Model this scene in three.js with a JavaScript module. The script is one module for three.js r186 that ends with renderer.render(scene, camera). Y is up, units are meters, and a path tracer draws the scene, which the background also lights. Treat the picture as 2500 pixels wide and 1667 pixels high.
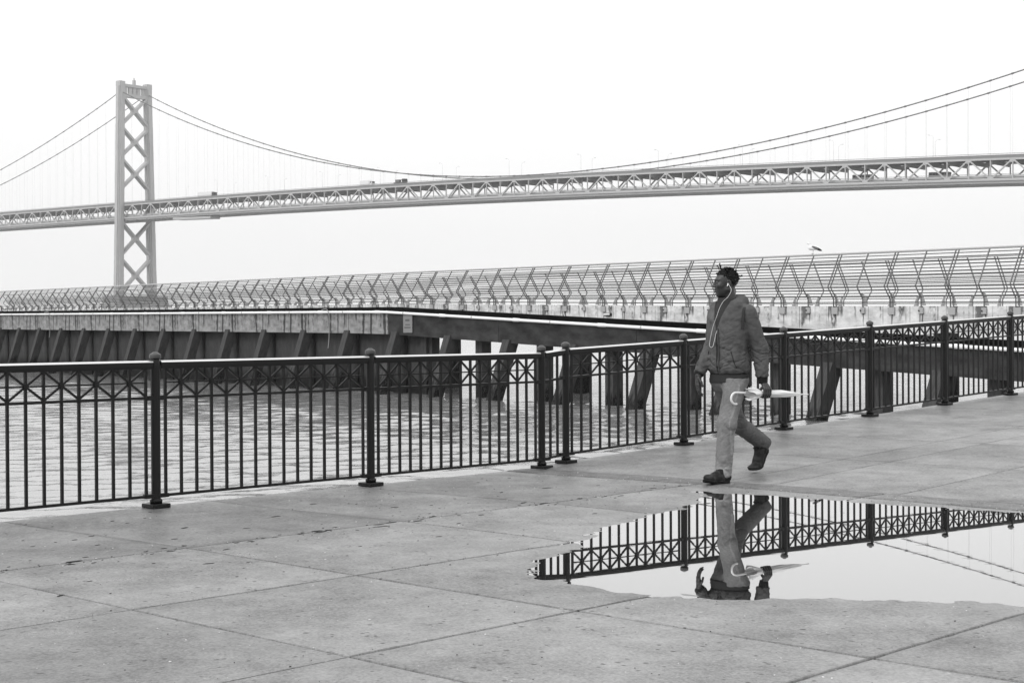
import * as THREE from 'three';
import { mergeGeometries } from 'three/addons/utils/BufferGeometryUtils.js';
import { RoundedBoxGeometry } from 'three/addons/geometries/RoundedBoxGeometry.js';

// ---------------------------------------------------------------- camera, sky, sun, exposure
const EYE = 1.306;
const camera = new THREE.PerspectiveCamera(24.5, 1.5, 0.1, 9000);
camera.rotation.order = 'YXZ';
camera.position.set(0, EYE, 0);
camera.rotation.set(THREE.MathUtils.degToRad(-0.504), 0, THREE.MathUtils.degToRad(-0.287));

const scene = new THREE.Scene();
const renderer = new THREE.WebGLRenderer({ antialias: true });
renderer.toneMapping = THREE.LinearToneMapping;
renderer.toneMappingExposure = 1.05;
renderer.shadowMap.enabled = true;

function mulberry(seed) { let a = seed >>> 0; return () => { a |= 0; a = a + 0x6D2B79F5 | 0; let t = Math.imul(a ^ a >>> 15, 1 | a); t = t + Math.imul(t ^ t >>> 7, 61 | t) ^ t; return ((t ^ t >>> 14) >>> 0) / 4294967296; }; }
function hash3(x, y, z) { let h = Math.imul(x | 0, 374761393) + Math.imul(y | 0, 668265263) + Math.imul(z | 0, 2147483647 - 1640531527); h = Math.imul(h ^ h >>> 13, 1274126177); return ((h ^ h >>> 16) >>> 0) / 4294967296; }
const fade = t => t * t * (3 - 2 * t), lerp = (a, b, t) => a + (b - a) * t, clamp = (x, a = 0, b = 1) => x < a ? a : x > b ? b : x;
const smooth = (a, b, x) => fade(clamp((x - a) / (b - a)));
function noise3(x, y, z) {   // value noise, -1..1
  const i = Math.floor(x), j = Math.floor(y), k = Math.floor(z), u = fade(x - i), v = fade(y - j), w = fade(z - k);
  const a = lerp(lerp(hash3(i, j, k), hash3(i + 1, j, k), u), lerp(hash3(i, j + 1, k), hash3(i + 1, j + 1, k), u), v);
  const b = lerp(lerp(hash3(i, j, k + 1), hash3(i + 1, j, k + 1), u), lerp(hash3(i, j + 1, k + 1), hash3(i + 1, j + 1, k + 1), u), v);
  return lerp(a, b, w) * 2 - 1;
}
function noiseP(x, y, per, seed) {   // periodic 2-D value noise, 0..1
  const i = Math.floor(x), j = Math.floor(y), u = fade(x - i), v = fade(y - j), m = n => ((n % per) + per) % per;
  return lerp(lerp(hash3(m(i), m(j), seed), hash3(m(i + 1), m(j), seed), u), lerp(hash3(m(i), m(j + 1), seed), hash3(m(i + 1), m(j + 1), seed), u), v);
}
function fbmP(x, y, per, seed, oct) { let s = 0, a = 0.5, n = 0; for (let o = 0; o < oct; o++) { s += a * noiseP(x, y, per, seed + o * 7); n += a; x *= 2; y *= 2; per *= 2; a *= 0.55; } return s / n; }

{ // even overcast sky: air and cloud only, a little brighter overhead
  const W = 512, H = 256, d = new Float32Array(W * H * 4);
  for (let j = 0; j < H; j++) for (let i = 0; i < W; i++) {
    const el = ((j + 0.5) / H - 0.5) * Math.PI, az = i / W * Math.PI * 2;
    const s = Math.max(0, Math.sin(el));
    const cl = noise3(Math.cos(az) * 3 * Math.cos(el), el * 5, Math.sin(az) * 3 * Math.cos(el)) * 0.5 + noise3(Math.cos(az) * 8, el * 14, Math.sin(az) * 8) * 0.3;
    const L = 0.97 * (1 + 0.5 * s) * (1 + 0.03 * cl);
    const o = (j * W + i) * 4; d[o] = d[o + 1] = d[o + 2] = L; d[o + 3] = 1;
  }
  const t = new THREE.DataTexture(d, W, H, THREE.RGBAFormat, THREE.FloatType);
  t.mapping = THREE.EquirectangularReflectionMapping; t.magFilter = THREE.LinearFilter; t.minFilter = THREE.LinearFilter; t.needsUpdate = true;
  scene.background = t; scene.environment = t;
}
const sun = new THREE.DirectionalLight(0xffffff, 1.45);
sun.position.set(-110, 120, 55); sun.target.position.set(0, 0, -20);
sun.castShadow = true; sun.shadow.radius = 70; sun.shadow.mapSize.set(2048, 2048);
Object.assign(sun.shadow.camera, { left: -60, right: 60, top: 60, bottom: -60, near: 1, far: 400 });
scene.add(sun, sun.target);
scene.fog = new THREE.FogExp2(0xffffff, 0.00017);

// ---------------------------------------------------------------- helpers
const V = (x, y, z) => new THREE.Vector3(x, y, z);
const taken = {};
function numbered(n) { const k = taken[n] = (taken[n] ?? -1) + 1; return k ? `${n}_${String(k).padStart(3, '0')}` : n; }
function thing(name, label, category, pos = [0, 0, 0], turn = 0, group) {
  const o = new THREE.Group(); o.name = numbered(name); o.position.set(...pos); o.rotation.y = turn;
  o.userData = { label, category }; if (group) o.userData.group = group; scene.add(o); return o;
}
function structure(name, label) { const o = new THREE.Group(); o.name = name; o.userData = { kind: 'structure', label }; scene.add(o); return o; }
function part(name, geo, mat, parent) { const m = new THREE.Mesh(geo, mat); m.name = name; m.castShadow = m.receiveShadow = true; parent.add(m); return m; }
const grey = (v, o = {}) => { const m = new THREE.MeshPhysicalMaterial({ roughness: 0.75, specularIntensity: 0.35, ...o }); m.color.setRGB(v, v, v); return m; };
const BOX = new THREE.BoxGeometry(1, 1, 1);
const CYL = new THREE.CylinderGeometry(1, 1, 1, 10).rotateX(Math.PI / 2);   // along z
const CYL6 = new THREE.CylinderGeometry(1, 1, 1, 6).rotateX(Math.PI / 2);
const _m = new THREE.Matrix4();
function align(mesh, p, q, w, h, up = V(0, 1, 0)) {   // unit z-long shape from p to q
  const d = q.clone().sub(p), L = d.length(); if (Math.abs(d.clone().normalize().dot(up)) > 0.99) up = V(0, 0, 1).lerp(V(1, 0, 0), 0.3);
  _m.lookAt(q, p, up); mesh.quaternion.setFromRotationMatrix(_m); mesh.position.copy(p).add(q).multiplyScalar(0.5); mesh.scale.set(w, h, L); return mesh;
}
const bar = (name, p, q, w, h, mat, parent, up) => align(part(name, BOX, mat, parent), p, q, w, h, up);
const rod = (name, p, q, r, mat, parent, g = CYL) => align(part(name, g, mat, parent), p, q, r, r);
function boxGeo(x0, x1, y0, y1, z0, z1) { return new THREE.BoxGeometry(x1 - x0, y1 - y0, z1 - z0).translate((x0 + x1) / 2, (y0 + y1) / 2, (z0 + z1) / 2); }
function tubeGeo(pts, r, seg = 40, rs = 6) { return new THREE.TubeGeometry(new THREE.CatmullRomCurve3(pts.map(p => p.isVector3 ? p : V(...p))), seg, r, rs); }
const pw = (x, t) => { if (x <= t[0][0]) return t[0][1]; for (let i = 1; i < t.length; i++) if (x <= t[i][0]) return lerp(t[i - 1][1], t[i][1], (x - t[i - 1][0]) / (t[i][0] - t[i - 1][0])); return t[t.length - 1][1]; };

// surface nets mesher: fn(x,y,z) -> signed distance
function surfaceNets(fn, lo, hi, cell, colour) {
  const n = [0, 1, 2].map(i => Math.ceil((hi[i] - lo[i]) / cell) + 1), [nx, ny, nz] = n;
  const F = new Float32Array(nx * ny * nz); let q = 0;
  for (let k = 0; k < nz; k++) for (let j = 0; j < ny; j++) for (let i = 0; i < nx; i++) F[q++] = fn(lo[0] + i * cell, lo[1] + j * cell, lo[2] + k * cell);
  const id = new Int32Array(nx * ny * nz).fill(-1), pos = [], at = (i, j, k) => i + nx * (j + ny * k);
  for (let k = 0; k < nz - 1; k++) for (let j = 0; j < ny - 1; j++) for (let i = 0; i < nx - 1; i++) {
    let mask = 0; for (let c = 0; c < 8; c++) if (F[at(i + (c & 1), j + (c >> 1 & 1), k + (c >> 2))] < 0) mask |= 1 << c;
    if (mask === 0 || mask === 255) continue;
    let sx = 0, sy = 0, sz = 0, m = 0;
    for (let a = 0; a < 8; a++) for (let ax = 0; ax < 3; ax++) {
      const b = a | 1 << ax; if (b === a || ((mask >> a & 1) === (mask >> b & 1))) continue;
      const fa = F[at(i + (a & 1), j + (a >> 1 & 1), k + (a >> 2))], fb = F[at(i + (b & 1), j + (b >> 1 & 1), k + (b >> 2))], t = fa / (fa - fb);
      sx += (a & 1) + (ax === 0 ? t : 0); sy += (a >> 1 & 1) + (ax === 1 ? t : 0); sz += (a >> 2) + (ax === 2 ? t : 0); m++;
    }
    id[at(i, j, k)] = pos.length / 3; pos.push(lo[0] + (i + sx / m) * cell, lo[1] + (j + sy / m) * cell, lo[2] + (k + sz / m) * cell);
  }
  const idx = [];
  for (let k = 1; k < nz - 1; k++) for (let j = 1; j < ny - 1; j++) for (let i = 1; i < nx - 1; i++) {
    const s = F[at(i, j, k)] < 0;
    const quad = (a, b, c, d) => { if (a < 0 || b < 0 || c < 0 || d < 0) return; if (s) idx.push(a, b, c, a, c, d); else idx.push(a, c, b, a, d, c); };
    if (s !== F[at(i + 1, j, k)] < 0) quad(id[at(i, j - 1, k - 1)], id[at(i, j, k - 1)], id[at(i, j, k)], id[at(i, j - 1, k)]);
    if (s !== F[at(i, j + 1, k)] < 0) quad(id[at(i - 1, j, k - 1)], id[at(i - 1, j, k)], id[at(i, j, k)], id[at(i, j, k - 1)]);
    if (s !== F[at(i, j, k + 1)] < 0) quad(id[at(i - 1, j - 1, k)], id[at(i, j - 1, k)], id[at(i, j, k)], id[at(i - 1, j, k)]);
  }
  const nv = pos.length / 3, nor = new Float32Array(nv * 3), uv = new Float32Array(nv * 2), col = colour && new Float32Array(nv * 3), e = cell * 0.6;
  for (let v = 0; v < nv; v++) {
    const x = pos[v * 3], y = pos[v * 3 + 1], z = pos[v * 3 + 2];
    let a = fn(x + e, y, z) - fn(x - e, y, z), b = fn(x, y + e, z) - fn(x, y - e, z), c = fn(x, y, z + e) - fn(x, y, z - e), L = Math.hypot(a, b, c) || 1;
    nor.set([a / L, b / L, c / L], v * 3); uv.set([(x + z) * 2, y * 2], v * 2);
    if (col) { const g = colour(x, y, z, a / L, b / L, c / L); col.set([g, g, g], v * 3); }
  }
  const g = new THREE.BufferGeometry();
  g.setAttribute('position', new THREE.Float32BufferAttribute(pos, 3)); g.setAttribute('normal', new THREE.BufferAttribute(nor, 3)); g.setAttribute('uv', new THREE.BufferAttribute(uv, 2));
  if (col) g.setAttribute('color', new THREE.BufferAttribute(col, 3));
  g.setIndex(idx); return g;
}
const smin = (a, b, k) => { const h = Math.max(k - Math.abs(a - b), 0) / k; return Math.min(a, b) - h * h * k * 0.25; };
const smax = (a, b, k) => -smin(-a, -b, k);
function cap(x, y, z, a, b, ra, rb) {
  const dx = b[0] - a[0], dy = b[1] - a[1], dz = b[2] - a[2], px = x - a[0], py = y - a[1], pz = z - a[2];
  const t = clamp((px * dx + py * dy + pz * dz) / (dx * dx + dy * dy + dz * dz));
  return Math.hypot(px - dx * t, py - dy * t, pz - dz * t) - (ra + (rb - ra) * t);
}
function ell(x, y, z, c, r) { const a = (x - c[0]) / r[0], b = (y - c[1]) / r[1], d = (z - c[2]) / r[2], k = Math.hypot(a, b, d); return (k - 1) * k / (Math.hypot(a / r[0], b / r[1], d / r[2]) || 1e-6); }

// ---------------------------------------------------------------- textures (all neutral: the picture is black and white)
function texture(W, H, fn, srgb = true, rx = 1, ry = 1) {
  const d = new Uint8Array(W * H * 4);
  for (let j = 0; j < H; j++) for (let i = 0; i < W; i++) { const v = clamp(fn(i / W, j / H, i, j)) * 255, o = (j * W + i) * 4; d[o] = d[o + 1] = d[o + 2] = v; d[o + 3] = 255; }
  const t = new THREE.DataTexture(d, W, H); t.wrapS = t.wrapT = THREE.RepeatWrapping; t.magFilter = THREE.LinearFilter; t.minFilter = THREE.LinearMipmapLinearFilter; t.generateMipmaps = true;
  if (srgb) t.colorSpace = THREE.SRGBColorSpace; t.repeat.set(rx, ry); t.needsUpdate = true; return t;
}
const lin2s = v => v <= 0.0031308 ? v * 12.92 : 1.055 * Math.pow(v, 1 / 2.4) - 0.055;
// wet concrete paving, 3.2 m tile
const rPave = mulberry(11), pits = [], specks = [];
for (let i = 0; i < 1700; i++) pits.push([rPave(), rPave(), 0.0006 + Math.pow(rPave(), 4) * 0.0036, rPave()]);
const pitMap = new Float32Array(1024 * 1024), speckMap = new Float32Array(1024 * 1024);
for (const [u, v, r, k] of pits) { const R = Math.ceil(r * 1024 * 1.6); for (let a = -R; a <= R; a++) for (let b = -R; b <= R; b++) { const d = Math.hypot(a, b * (1 + k)) / (r * 1024); if (d < 1.4) { const X = ((u * 1024 | 0) + a + 1024) % 1024, Y = ((v * 1024 | 0) + b + 1024) % 1024, o = Y * 1024 + X; if (k < 0.78) pitMap[o] = Math.max(pitMap[o], smooth(1.4, 0.5, d)); else speckMap[o] = Math.max(speckMap[o], smooth(1.2, 0.5, d)); } } }
const paveTone = (u, v, i, j) => {
  const big = fbmP(u * 4, v * 4, 4, 3, 4) - 0.5, mid = fbmP(u * 20, v * 20, 20, 21, 3) - 0.5, fine = hash3(i, j, 5) - 0.5, fin2 = noiseP(u * 380, v * 380, 380, 8) - 0.5;
  return 0.198 * (1 + big * 0.6 + mid * 0.62 + fine * 0.4 + fin2 * 0.55) * (1 - pitMap[j * 1024 + i] * 0.72) + speckMap[j * 1024 + i] * 0.16;
};
const paveMap = texture(1024, 1024, (u, v, i, j) => lin2s(paveTone(u, v, i, j)));
const paveRough = texture(1024, 1024, (u, v, i, j) => 0.40 + 0.42 * (fbmP(u * 6, v * 6, 6, 41, 4) - 0.35) + 0.15 * (noiseP(u * 200, v * 200, 200, 9) - 0.5), false);
const paveBump = texture(1024, 1024, (u, v, i, j) => 0.5 + 0.5 * (fbmP(u * 120, v * 120, 120, 51, 3) - 0.5) + 0.3 * (fbmP(u * 16, v * 16, 16, 61, 2) - 0.5) - pitMap[j * 1024 + i] * 0.5, false);
const gritMap = texture(512, 512, (u, v, i, j) => lin2s(0.13 * (1 + 1.2 * (hash3(i, j, 3) - 0.5) + 0.9 * (fbmP(u * 40, v * 40, 40, 13, 3) - 0.5))));
// weathered concrete with runs of dark stain, 6 m x 0.8 m
function stained(base, seed, dens, contrast, drips) {
  return (u, v) => {
    const grain = fbmP(u * 24, v * 6, 24, seed, 4) - 0.5, fine = noiseP(u * 500, v * 90, 500, seed + 5) - 0.5;
    const c = noiseP(u * 46, 0.5, 46, seed + 9), c2 = noiseP(u * 130, 0.5, 130, seed + 10), len = noiseP(u * 46, 3.5, 46, seed + 11), wob = 0.004 * (noiseP(u * 60, v * 9, 60, seed + 12) - 0.5);
    const more = drips ? 0 : 0.45, top = 1 - v, rag = 0.25 * (fbmP(u * 90, v * 8, 90, seed + 13, 2) - 0.5);
    let run = smooth(1 - dens, 1.12 - dens, c + rag * 0.6) * smooth(len * 1.35 + more, len * 1.35 - 0.3 + more, top + rag) + 0.8 * smooth(0.66, 0.78, c2 + rag * 0.3) * smooth(0.25 + len, len - 0.05, top);
    for (let k = 0; drips && k <= 6; k++) { const d = Math.abs(u + wob - k / 6 - 0.003 * Math.sin(k * 7)); run += 0.95 * smooth(0.0045, 0.002, d) * smooth(0.5 + 0.5 * noiseP(k * 3.3, 1, 9, seed), 0.2, top - 0.2); }
    return lin2s(base * (1 + grain * contrast + fine * 0.2) * (1 - 0.78 * clamp(run)));
  };
}
const edgeMap = texture(1024, 128, stained(0.62, 31, 0.42, 0.8, true));
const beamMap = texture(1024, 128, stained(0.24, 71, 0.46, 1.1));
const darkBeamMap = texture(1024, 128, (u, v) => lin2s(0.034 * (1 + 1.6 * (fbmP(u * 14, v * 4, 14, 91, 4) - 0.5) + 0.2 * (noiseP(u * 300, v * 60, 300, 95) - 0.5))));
const wallMap = texture(512, 256, (u, v) => {   // tide mark: weed and wet below a ragged line
  const edge = 0.63 + 0.10 * (fbmP(u * 12, v * 3, 12, 101, 4) - 0.5), wet = smooth(edge + 0.05, edge - 0.07, v);
  return lin2s(lerp(0.048, 0.009, wet) * (1 + 0.9 * (fbmP(u * 16, v * 8, 16, 111, 4) - 0.5)));
});
const pileMap = texture(256, 512, (u, v) => {
  const edge = 0.60 + 0.16 * (fbmP(u * 6, v * 8, 6, 121, 4) - 0.5), growth = smooth(edge + 0.03, edge - 0.05, v), barn = smooth(0.55, 0.8, noiseP(u * 60, v * 160, 60, 131));
  return lin2s(lerp(0.055, 0.008 + 0.05 * barn, growth) * (1 + 0.9 * (fbmP(u * 8, v * 16, 8, 141, 4) - 0.5)));
});
const steelMap = texture(256, 256, (u, v) => lin2s(0.4 * (1 + 0.35 * (fbmP(u * 8, v * 8, 8, 151, 4) - 0.5))));
const clothBump = texture(256, 256, (u, v, i, j) => 0.5 + 0.35 * (fbmP(u * 40, v * 40, 40, 161, 3) - 0.5) + 0.3 * (hash3(i >> 1, j >> 1, 4) - 0.5), false);

const M = {
  pave: new THREE.MeshPhysicalMaterial({ map: paveMap, roughnessMap: paveRough, roughness: 1, bumpMap: paveBump, bumpScale: 0.006, ior: 1.45, specularIntensity: 0.8, vertexColors: true }),
  grit: new THREE.MeshPhysicalMaterial({ map: gritMap, roughness: 0.55, bumpMap: gritMap, bumpScale: 0.006, vertexColors: true }),
  joint: grey(0.012, { roughness: 0.9 }),
  iron: grey(0.013, { roughness: 0.36, specularIntensity: 0.35 }), ironCapSkylit: grey(0.06, { roughness: 0.4, specularIntensity: 0.6 }), railCap: grey(0.68, { roughness: 0.3, metalness: 0.9 }),  // post cap grey holds worn paint and painted-in skylight on the domes
  edge: new THREE.MeshPhysicalMaterial({ map: edgeMap, roughness: 0.85, specularIntensity: 0.3 }),
  beam: new THREE.MeshPhysicalMaterial({ map: beamMap, roughness: 0.8, specularIntensity: 0.3 }),
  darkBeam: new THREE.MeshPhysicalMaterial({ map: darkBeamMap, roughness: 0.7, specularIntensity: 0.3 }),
  wall: new THREE.MeshPhysicalMaterial({ map: wallMap, roughness: 0.75, specularIntensity: 0.3 }),
  pile: new THREE.MeshPhysicalMaterial({ map: pileMap, roughness: 0.8, specularIntensity: 0.25, bumpMap: pileMap, bumpScale: 0.02 }),
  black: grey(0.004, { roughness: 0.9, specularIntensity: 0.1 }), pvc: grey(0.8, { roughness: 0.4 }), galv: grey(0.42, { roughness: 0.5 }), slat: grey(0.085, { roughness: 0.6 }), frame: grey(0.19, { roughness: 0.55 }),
  bracket: grey(0.4, { roughness: 0.6 }), steel: new THREE.MeshPhysicalMaterial({ map: steelMap, roughness: 0.6 }), steelDark: grey(0.05, { roughness: 0.8 }),
  road: grey(0.06, { roughness: 0.9 }), cable: grey(0.13, { roughness: 0.7 }), hanger: grey(0.5, { roughness: 0.8 }), parapet: grey(0.2, { roughness: 0.9 }), rope: grey(0.35, { roughness: 0.8 }), hose: grey(0.3, { roughness: 0.6 }),
};

// ---------------------------------------------------------------- ground frame: u along the railing (away to the right), v across towards the viewer
const U = [0.6913, 0.7226], Vv = [0.7226, -0.6913];
const G = (u, v, y = 0) => V(-2.65 + u * U[0] + v * Vv[0], y, -(11.66 + u * U[1] + v * Vv[1]));
const WATER = EYE - 2.2;
const POND = [[-.37, 4.2], [-.47, 4.29], [-.57, 4.44], [-.635, 4.695], [-.662, 4.934], [-.587, 5.16], [-.532, 5.326], [-.523, 5.454], [-.48, 5.569], [-.431, 5.689], [-.308, 5.759], [-.127, 5.893], [.03, 6.166], [.121, 6.349], [.233, 6.521], [.319, 6.649], [.527, 6.83], [1.105, 6.823], [2.127, 6.541], [3.459, 5.912], [3.83, 5.364], [3.772, 4.987], [3.701, 4.416], [3.6, 3.749], [3.559, 3.062], [3.476, 2.717], [3.481, 2.583], [3.497, 2.459], [3.419, 2.417], [3.047, 2.718], [2.558, 2.993], [2.445, 3.061], [2.159, 3.04], [1.72, 3.154], [1.345, 3.267], [.832, 3.516], [.352, 3.773], [-.04, 3.95], [-.25, 4.08]];
function pondDist(u, v) {
  let d = 1e9, inside = false;
  for (let i = 0, j = POND.length - 1; i < POND.length; j = i++) {
    const [ax, ay] = POND[j], [bx, by] = POND[i], ex = bx - ax, ey = by - ay, t = clamp(((u - ax) * ex + (v - ay) * ey) / (ex * ex + ey * ey));
    d = Math.min(d, Math.hypot(u - ax - ex * t, v - ay - ey * t));
    if ((by > v) !== (ay > v) && u < (ax - bx) * (v - by) / (ay - by) + bx) inside = !inside;
  }
  return inside ? -d : d;
}
function deckY(u, v) {
  const ramp = Math.max(0, 0.0362 * (u - 4.3)), nz = 0.0012 * noise3(u * 5, v * 5, 3) + 0.0008 * noise3(u * 17, v * 17, 9);
  if (u > 4.3) return ramp + 0.004 + nz * 0.6;
  let y = lerp(-0.018, 0.0045, smooth(0, 2.3, v)) + 0.0008 * noise3(u * 0.8, v * 0.8, 1);
  if (u > -1.4 && v > 1.9 && v < 7.6) { const d = pondDist(u, v); y = Math.min(y, clamp(0.0004 + d * 0.016, -0.02, 0.02)) + nz * smooth(0.6, 0.15, Math.abs(d)); }
  else y += nz * 0.5;
  if (u > 3.86) y = Math.max(y, lerp(-0.012, 0.006, smooth(0, 2, v)) + nz * 2);
  return y;
}

// ---------------------------------------------------------------- promenade: paving slabs with real joints
const deck = structure('promenade', 'wet concrete promenade of square slabs');
{
  const rnd = mulberry(77);
  function slab(u0, u1, v0, v1, mat, fine) {
    const g = 0.0064, n = Math.max(2, Math.round((u1 - u0) / fine)), m = Math.max(2, Math.round((v1 - v0) / fine));
    const pos = [], uv = [], col = [], idx = [], ou = rnd() * 5, ov = rnd() * 5, tone = (0.9 + rnd() * 0.2) * (v1 < 2.2 && u1 < 4 ? 0.86 : 1), flip = rnd() < 0.5;
    const cols = n + 3, rows = m + 3;
    for (let j = 0; j < rows; j++) for (let i = 0; i < cols; i++) {
      const ii = clamp(i - 1, 0, n), jj = clamp(j - 1, 0, m), ring = i === 0 || j === 0 || i === cols - 1 || j === rows - 1;
      let u = lerp(u0 + g, u1 - g, ii / n), v = lerp(v0 + g, v1 - g, jj / m);
      const bu = ii === 0 ? 1 : ii === n ? -1 : 0, bv = jj === 0 ? 1 : jj === m ? -1 : 0;
      const worn = Math.max(0, noise3(u * 9, v * 9, 4)) * 0.006 + 0.014 * smooth(0.45, 0.8, noise3(u * 4.3, v * 4.3, 14)) * (Math.abs(v - 2.1) < 0.2 && u < 3.9 ? 1.6 : 0.3);
      if (!ring) { u += bu * worn; v += bv * worn; }
      let y = deckY(u, v) - (ring ? 0.03 : (bu || bv) ? 0.0018 : 0);
      const w = G(u, v, y); pos.push(w.x, w.y, w.z);
      uv.push((flip ? u + ou : v + ou) / 3.2, (flip ? v + ov : u + ov) / 3.2);
      const damp = smooth(0.1, 0.5, noise3(u * 0.9 + 7, v * 0.9, 2) * 0.6 + noise3(u * 2.6, v * 2.6, 5) * 0.4);
      const c = tone * (1 - 0.17 * damp) * (ring ? 0.1 : 1); col.push(c, c, c);
      if (i && j) { const a = (j - 1) * cols + i - 1, b = a + 1, c2 = j * cols + i, d = c2 - 1; idx.push(a, c2, b, a, d, c2); }
    }
    const geo = new THREE.BufferGeometry();
    geo.setAttribute('position', new THREE.Float32BufferAttribute(pos, 3)); geo.setAttribute('uv', new THREE.Float32BufferAttribute(uv, 2)); geo.setAttribute('color', new THREE.Float32BufferAttribute(col, 3));
    // orientation: make the top face up
    const p = i => V(pos[i * 3], pos[i * 3 + 1], pos[i * 3 + 2]), mid = Math.floor(rows / 2) * cols + 2;
    if (p(mid + 1).sub(p(mid)).cross(p(mid + cols).sub(p(mid))).y > 0) for (let t = 0; t < idx.length; t += 3) { const s = idx[t + 1]; idx[t + 1] = idx[t + 2]; idx[t + 2] = s; }
    geo.setIndex(idx); geo.computeVertexNormals(); part(mat === M.grit ? 'joint_strip' : 'slab', geo, mat, deck);
  }
  const vL = [-0.11, 2.1, 3.65, 5.2, 6.74, 8.3, 9.85, 11.4, 13, 14.6], uL = [-11.6, -10, -8.5, -7, -5.5, -4.05, -2.55, -1.18, 0.55, 2.0, 3.84];
  const vR = [-0.11, 2.1, 2.58, 3.75, 5.3, 6.9, 8.5, 10.1, 12, 14.6], uR = [4.2, 6.1, 7.9, 9.72, 11.54, 13.36, 15.2, 17, 18.8, 20.6, 22.4, 24.2];
  for (let i = 0; i + 1 < uL.length; i++) for (let j = 0; j + 1 < vL.length; j++) {
    const near = uL[i + 1] > -2 && vL[j + 1] > 2.2 && vL[j] < 6.9;
    slab(uL[i], uL[i + 1], vL[j], vL[j + 1], M.pave, near ? 0.016 : uL[i] > -4 && vL[j] < 7 ? 0.06 : 0.25);
  }
  for (let j = 0; j + 1 < vL.length; j++) slab(3.84, 4.2, vL[j], vL[j + 1], M.grit, 0.03);
  for (let i = 0; i + 1 < uR.length; i++) for (let j = 0; j + 1 < vR.length; j++) slab(uR[i], uR[i + 1], vR[j], vR[j + 1], M.pave, 0.15);
  // bed under the joints and the quay face
  const bed = (u0, u1) => { const ps = [], q = (u, v, dy) => { const w = G(u, v, (u > 4.3 ? 0.0362 * (u - 4.3) : 0) + dy); return [w.x, w.y, w.z]; };
    const c = [q(u0, -0.105, -0.05), q(u1, -0.105, -0.05), q(u1, 14.6, -0.05), q(u0, 14.6, -0.05), q(u0, -0.105, -2.2), q(u1, -0.105, -2.2), q(u1, 14.6, -2.2), q(u0, 14.6, -2.2)];
    for (const [a, b, d, e] of [[0, 1, 2, 3], [4, 7, 6, 5], [0, 4, 5, 1], [1, 5, 6, 2], [2, 6, 7, 3], [3, 7, 4, 0]]) ps.push(...c[a], ...c[b], ...c[d], ...c[a], ...c[d], ...c[e]);
    const g = new THREE.BufferGeometry(); g.setAttribute('position', new THREE.Float32BufferAttribute(ps, 3)); g.computeVertexNormals(); part('quay_wall', g, M.joint, deck); };
  bed(-11.6, 4.3); bed(4.3, 24.2);
}
{ // the puddle: level water lying in the dip
  const ring = []; const N = POND.length;
  const sh = new THREE.Shape(POND.map(([u, v], i) => { const [pu, pv] = POND[(i + N - 1) % N], [nu, nv] = POND[(i + 1) % N]; let tx = nu - pu, ty = nv - pv, L = Math.hypot(tx, ty); return new THREE.Vector2(u - ty / L * -0.07 * orient(), v + tx / L * -0.07 * orient()); }));
  function orient() { let a = 0; for (let i = 0, j = N - 1; i < N; j = i++) a += POND[j][0] * POND[i][1] - POND[i][0] * POND[j][1]; return a > 0 ? 1 : -1; }
  const g = new THREE.ShapeGeometry(sh), p = g.attributes.position, nn = new Float32Array(p.count * 3);
  for (let i = 0; i < p.count; i++) { const w = G(p.getX(i), p.getY(i), 0); p.setXYZ(i, w.x, w.y, w.z); nn[i * 3 + 1] = 1; }
  g.setAttribute('normal', new THREE.BufferAttribute(nn, 3));
  const ix = g.index.array; const a = V().fromBufferAttribute(p, ix[0]), b = V().fromBufferAttribute(p, ix[1]), c = V().fromBufferAttribute(p, ix[2]);
  if (b.sub(a).cross(c.sub(a)).y < 0) for (let t = 0; t < ix.length; t += 3) { const s = ix[t + 1]; ix[t + 1] = ix[t + 2]; ix[t + 2] = s; }
  const uvs = []; for (let i = 0; i < p.count; i++) uvs.push(p.getX(i) / 2.5, p.getZ(i) / 2.5); g.setAttribute('uv', new THREE.Float32BufferAttribute(uvs, 2));
  const rip = texture(512, 512, (u, v) => 0.5 + 0.8 * (fbmP(u * 6, v * 14, 2, 171, 3) - 0.5), false);
  const mat = grey(0.015, { roughness: 0.0, ior: 1.6, clearcoat: 1, clearcoatRoughness: 0, bumpMap: rip, bumpScale: 0.00022, specularIntensity: 1 });
  const m = part('puddle', g, mat, scene); m.userData = { kind: 'structure', label: 'shallow puddle mirroring the railing and the sky' };
}

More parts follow.
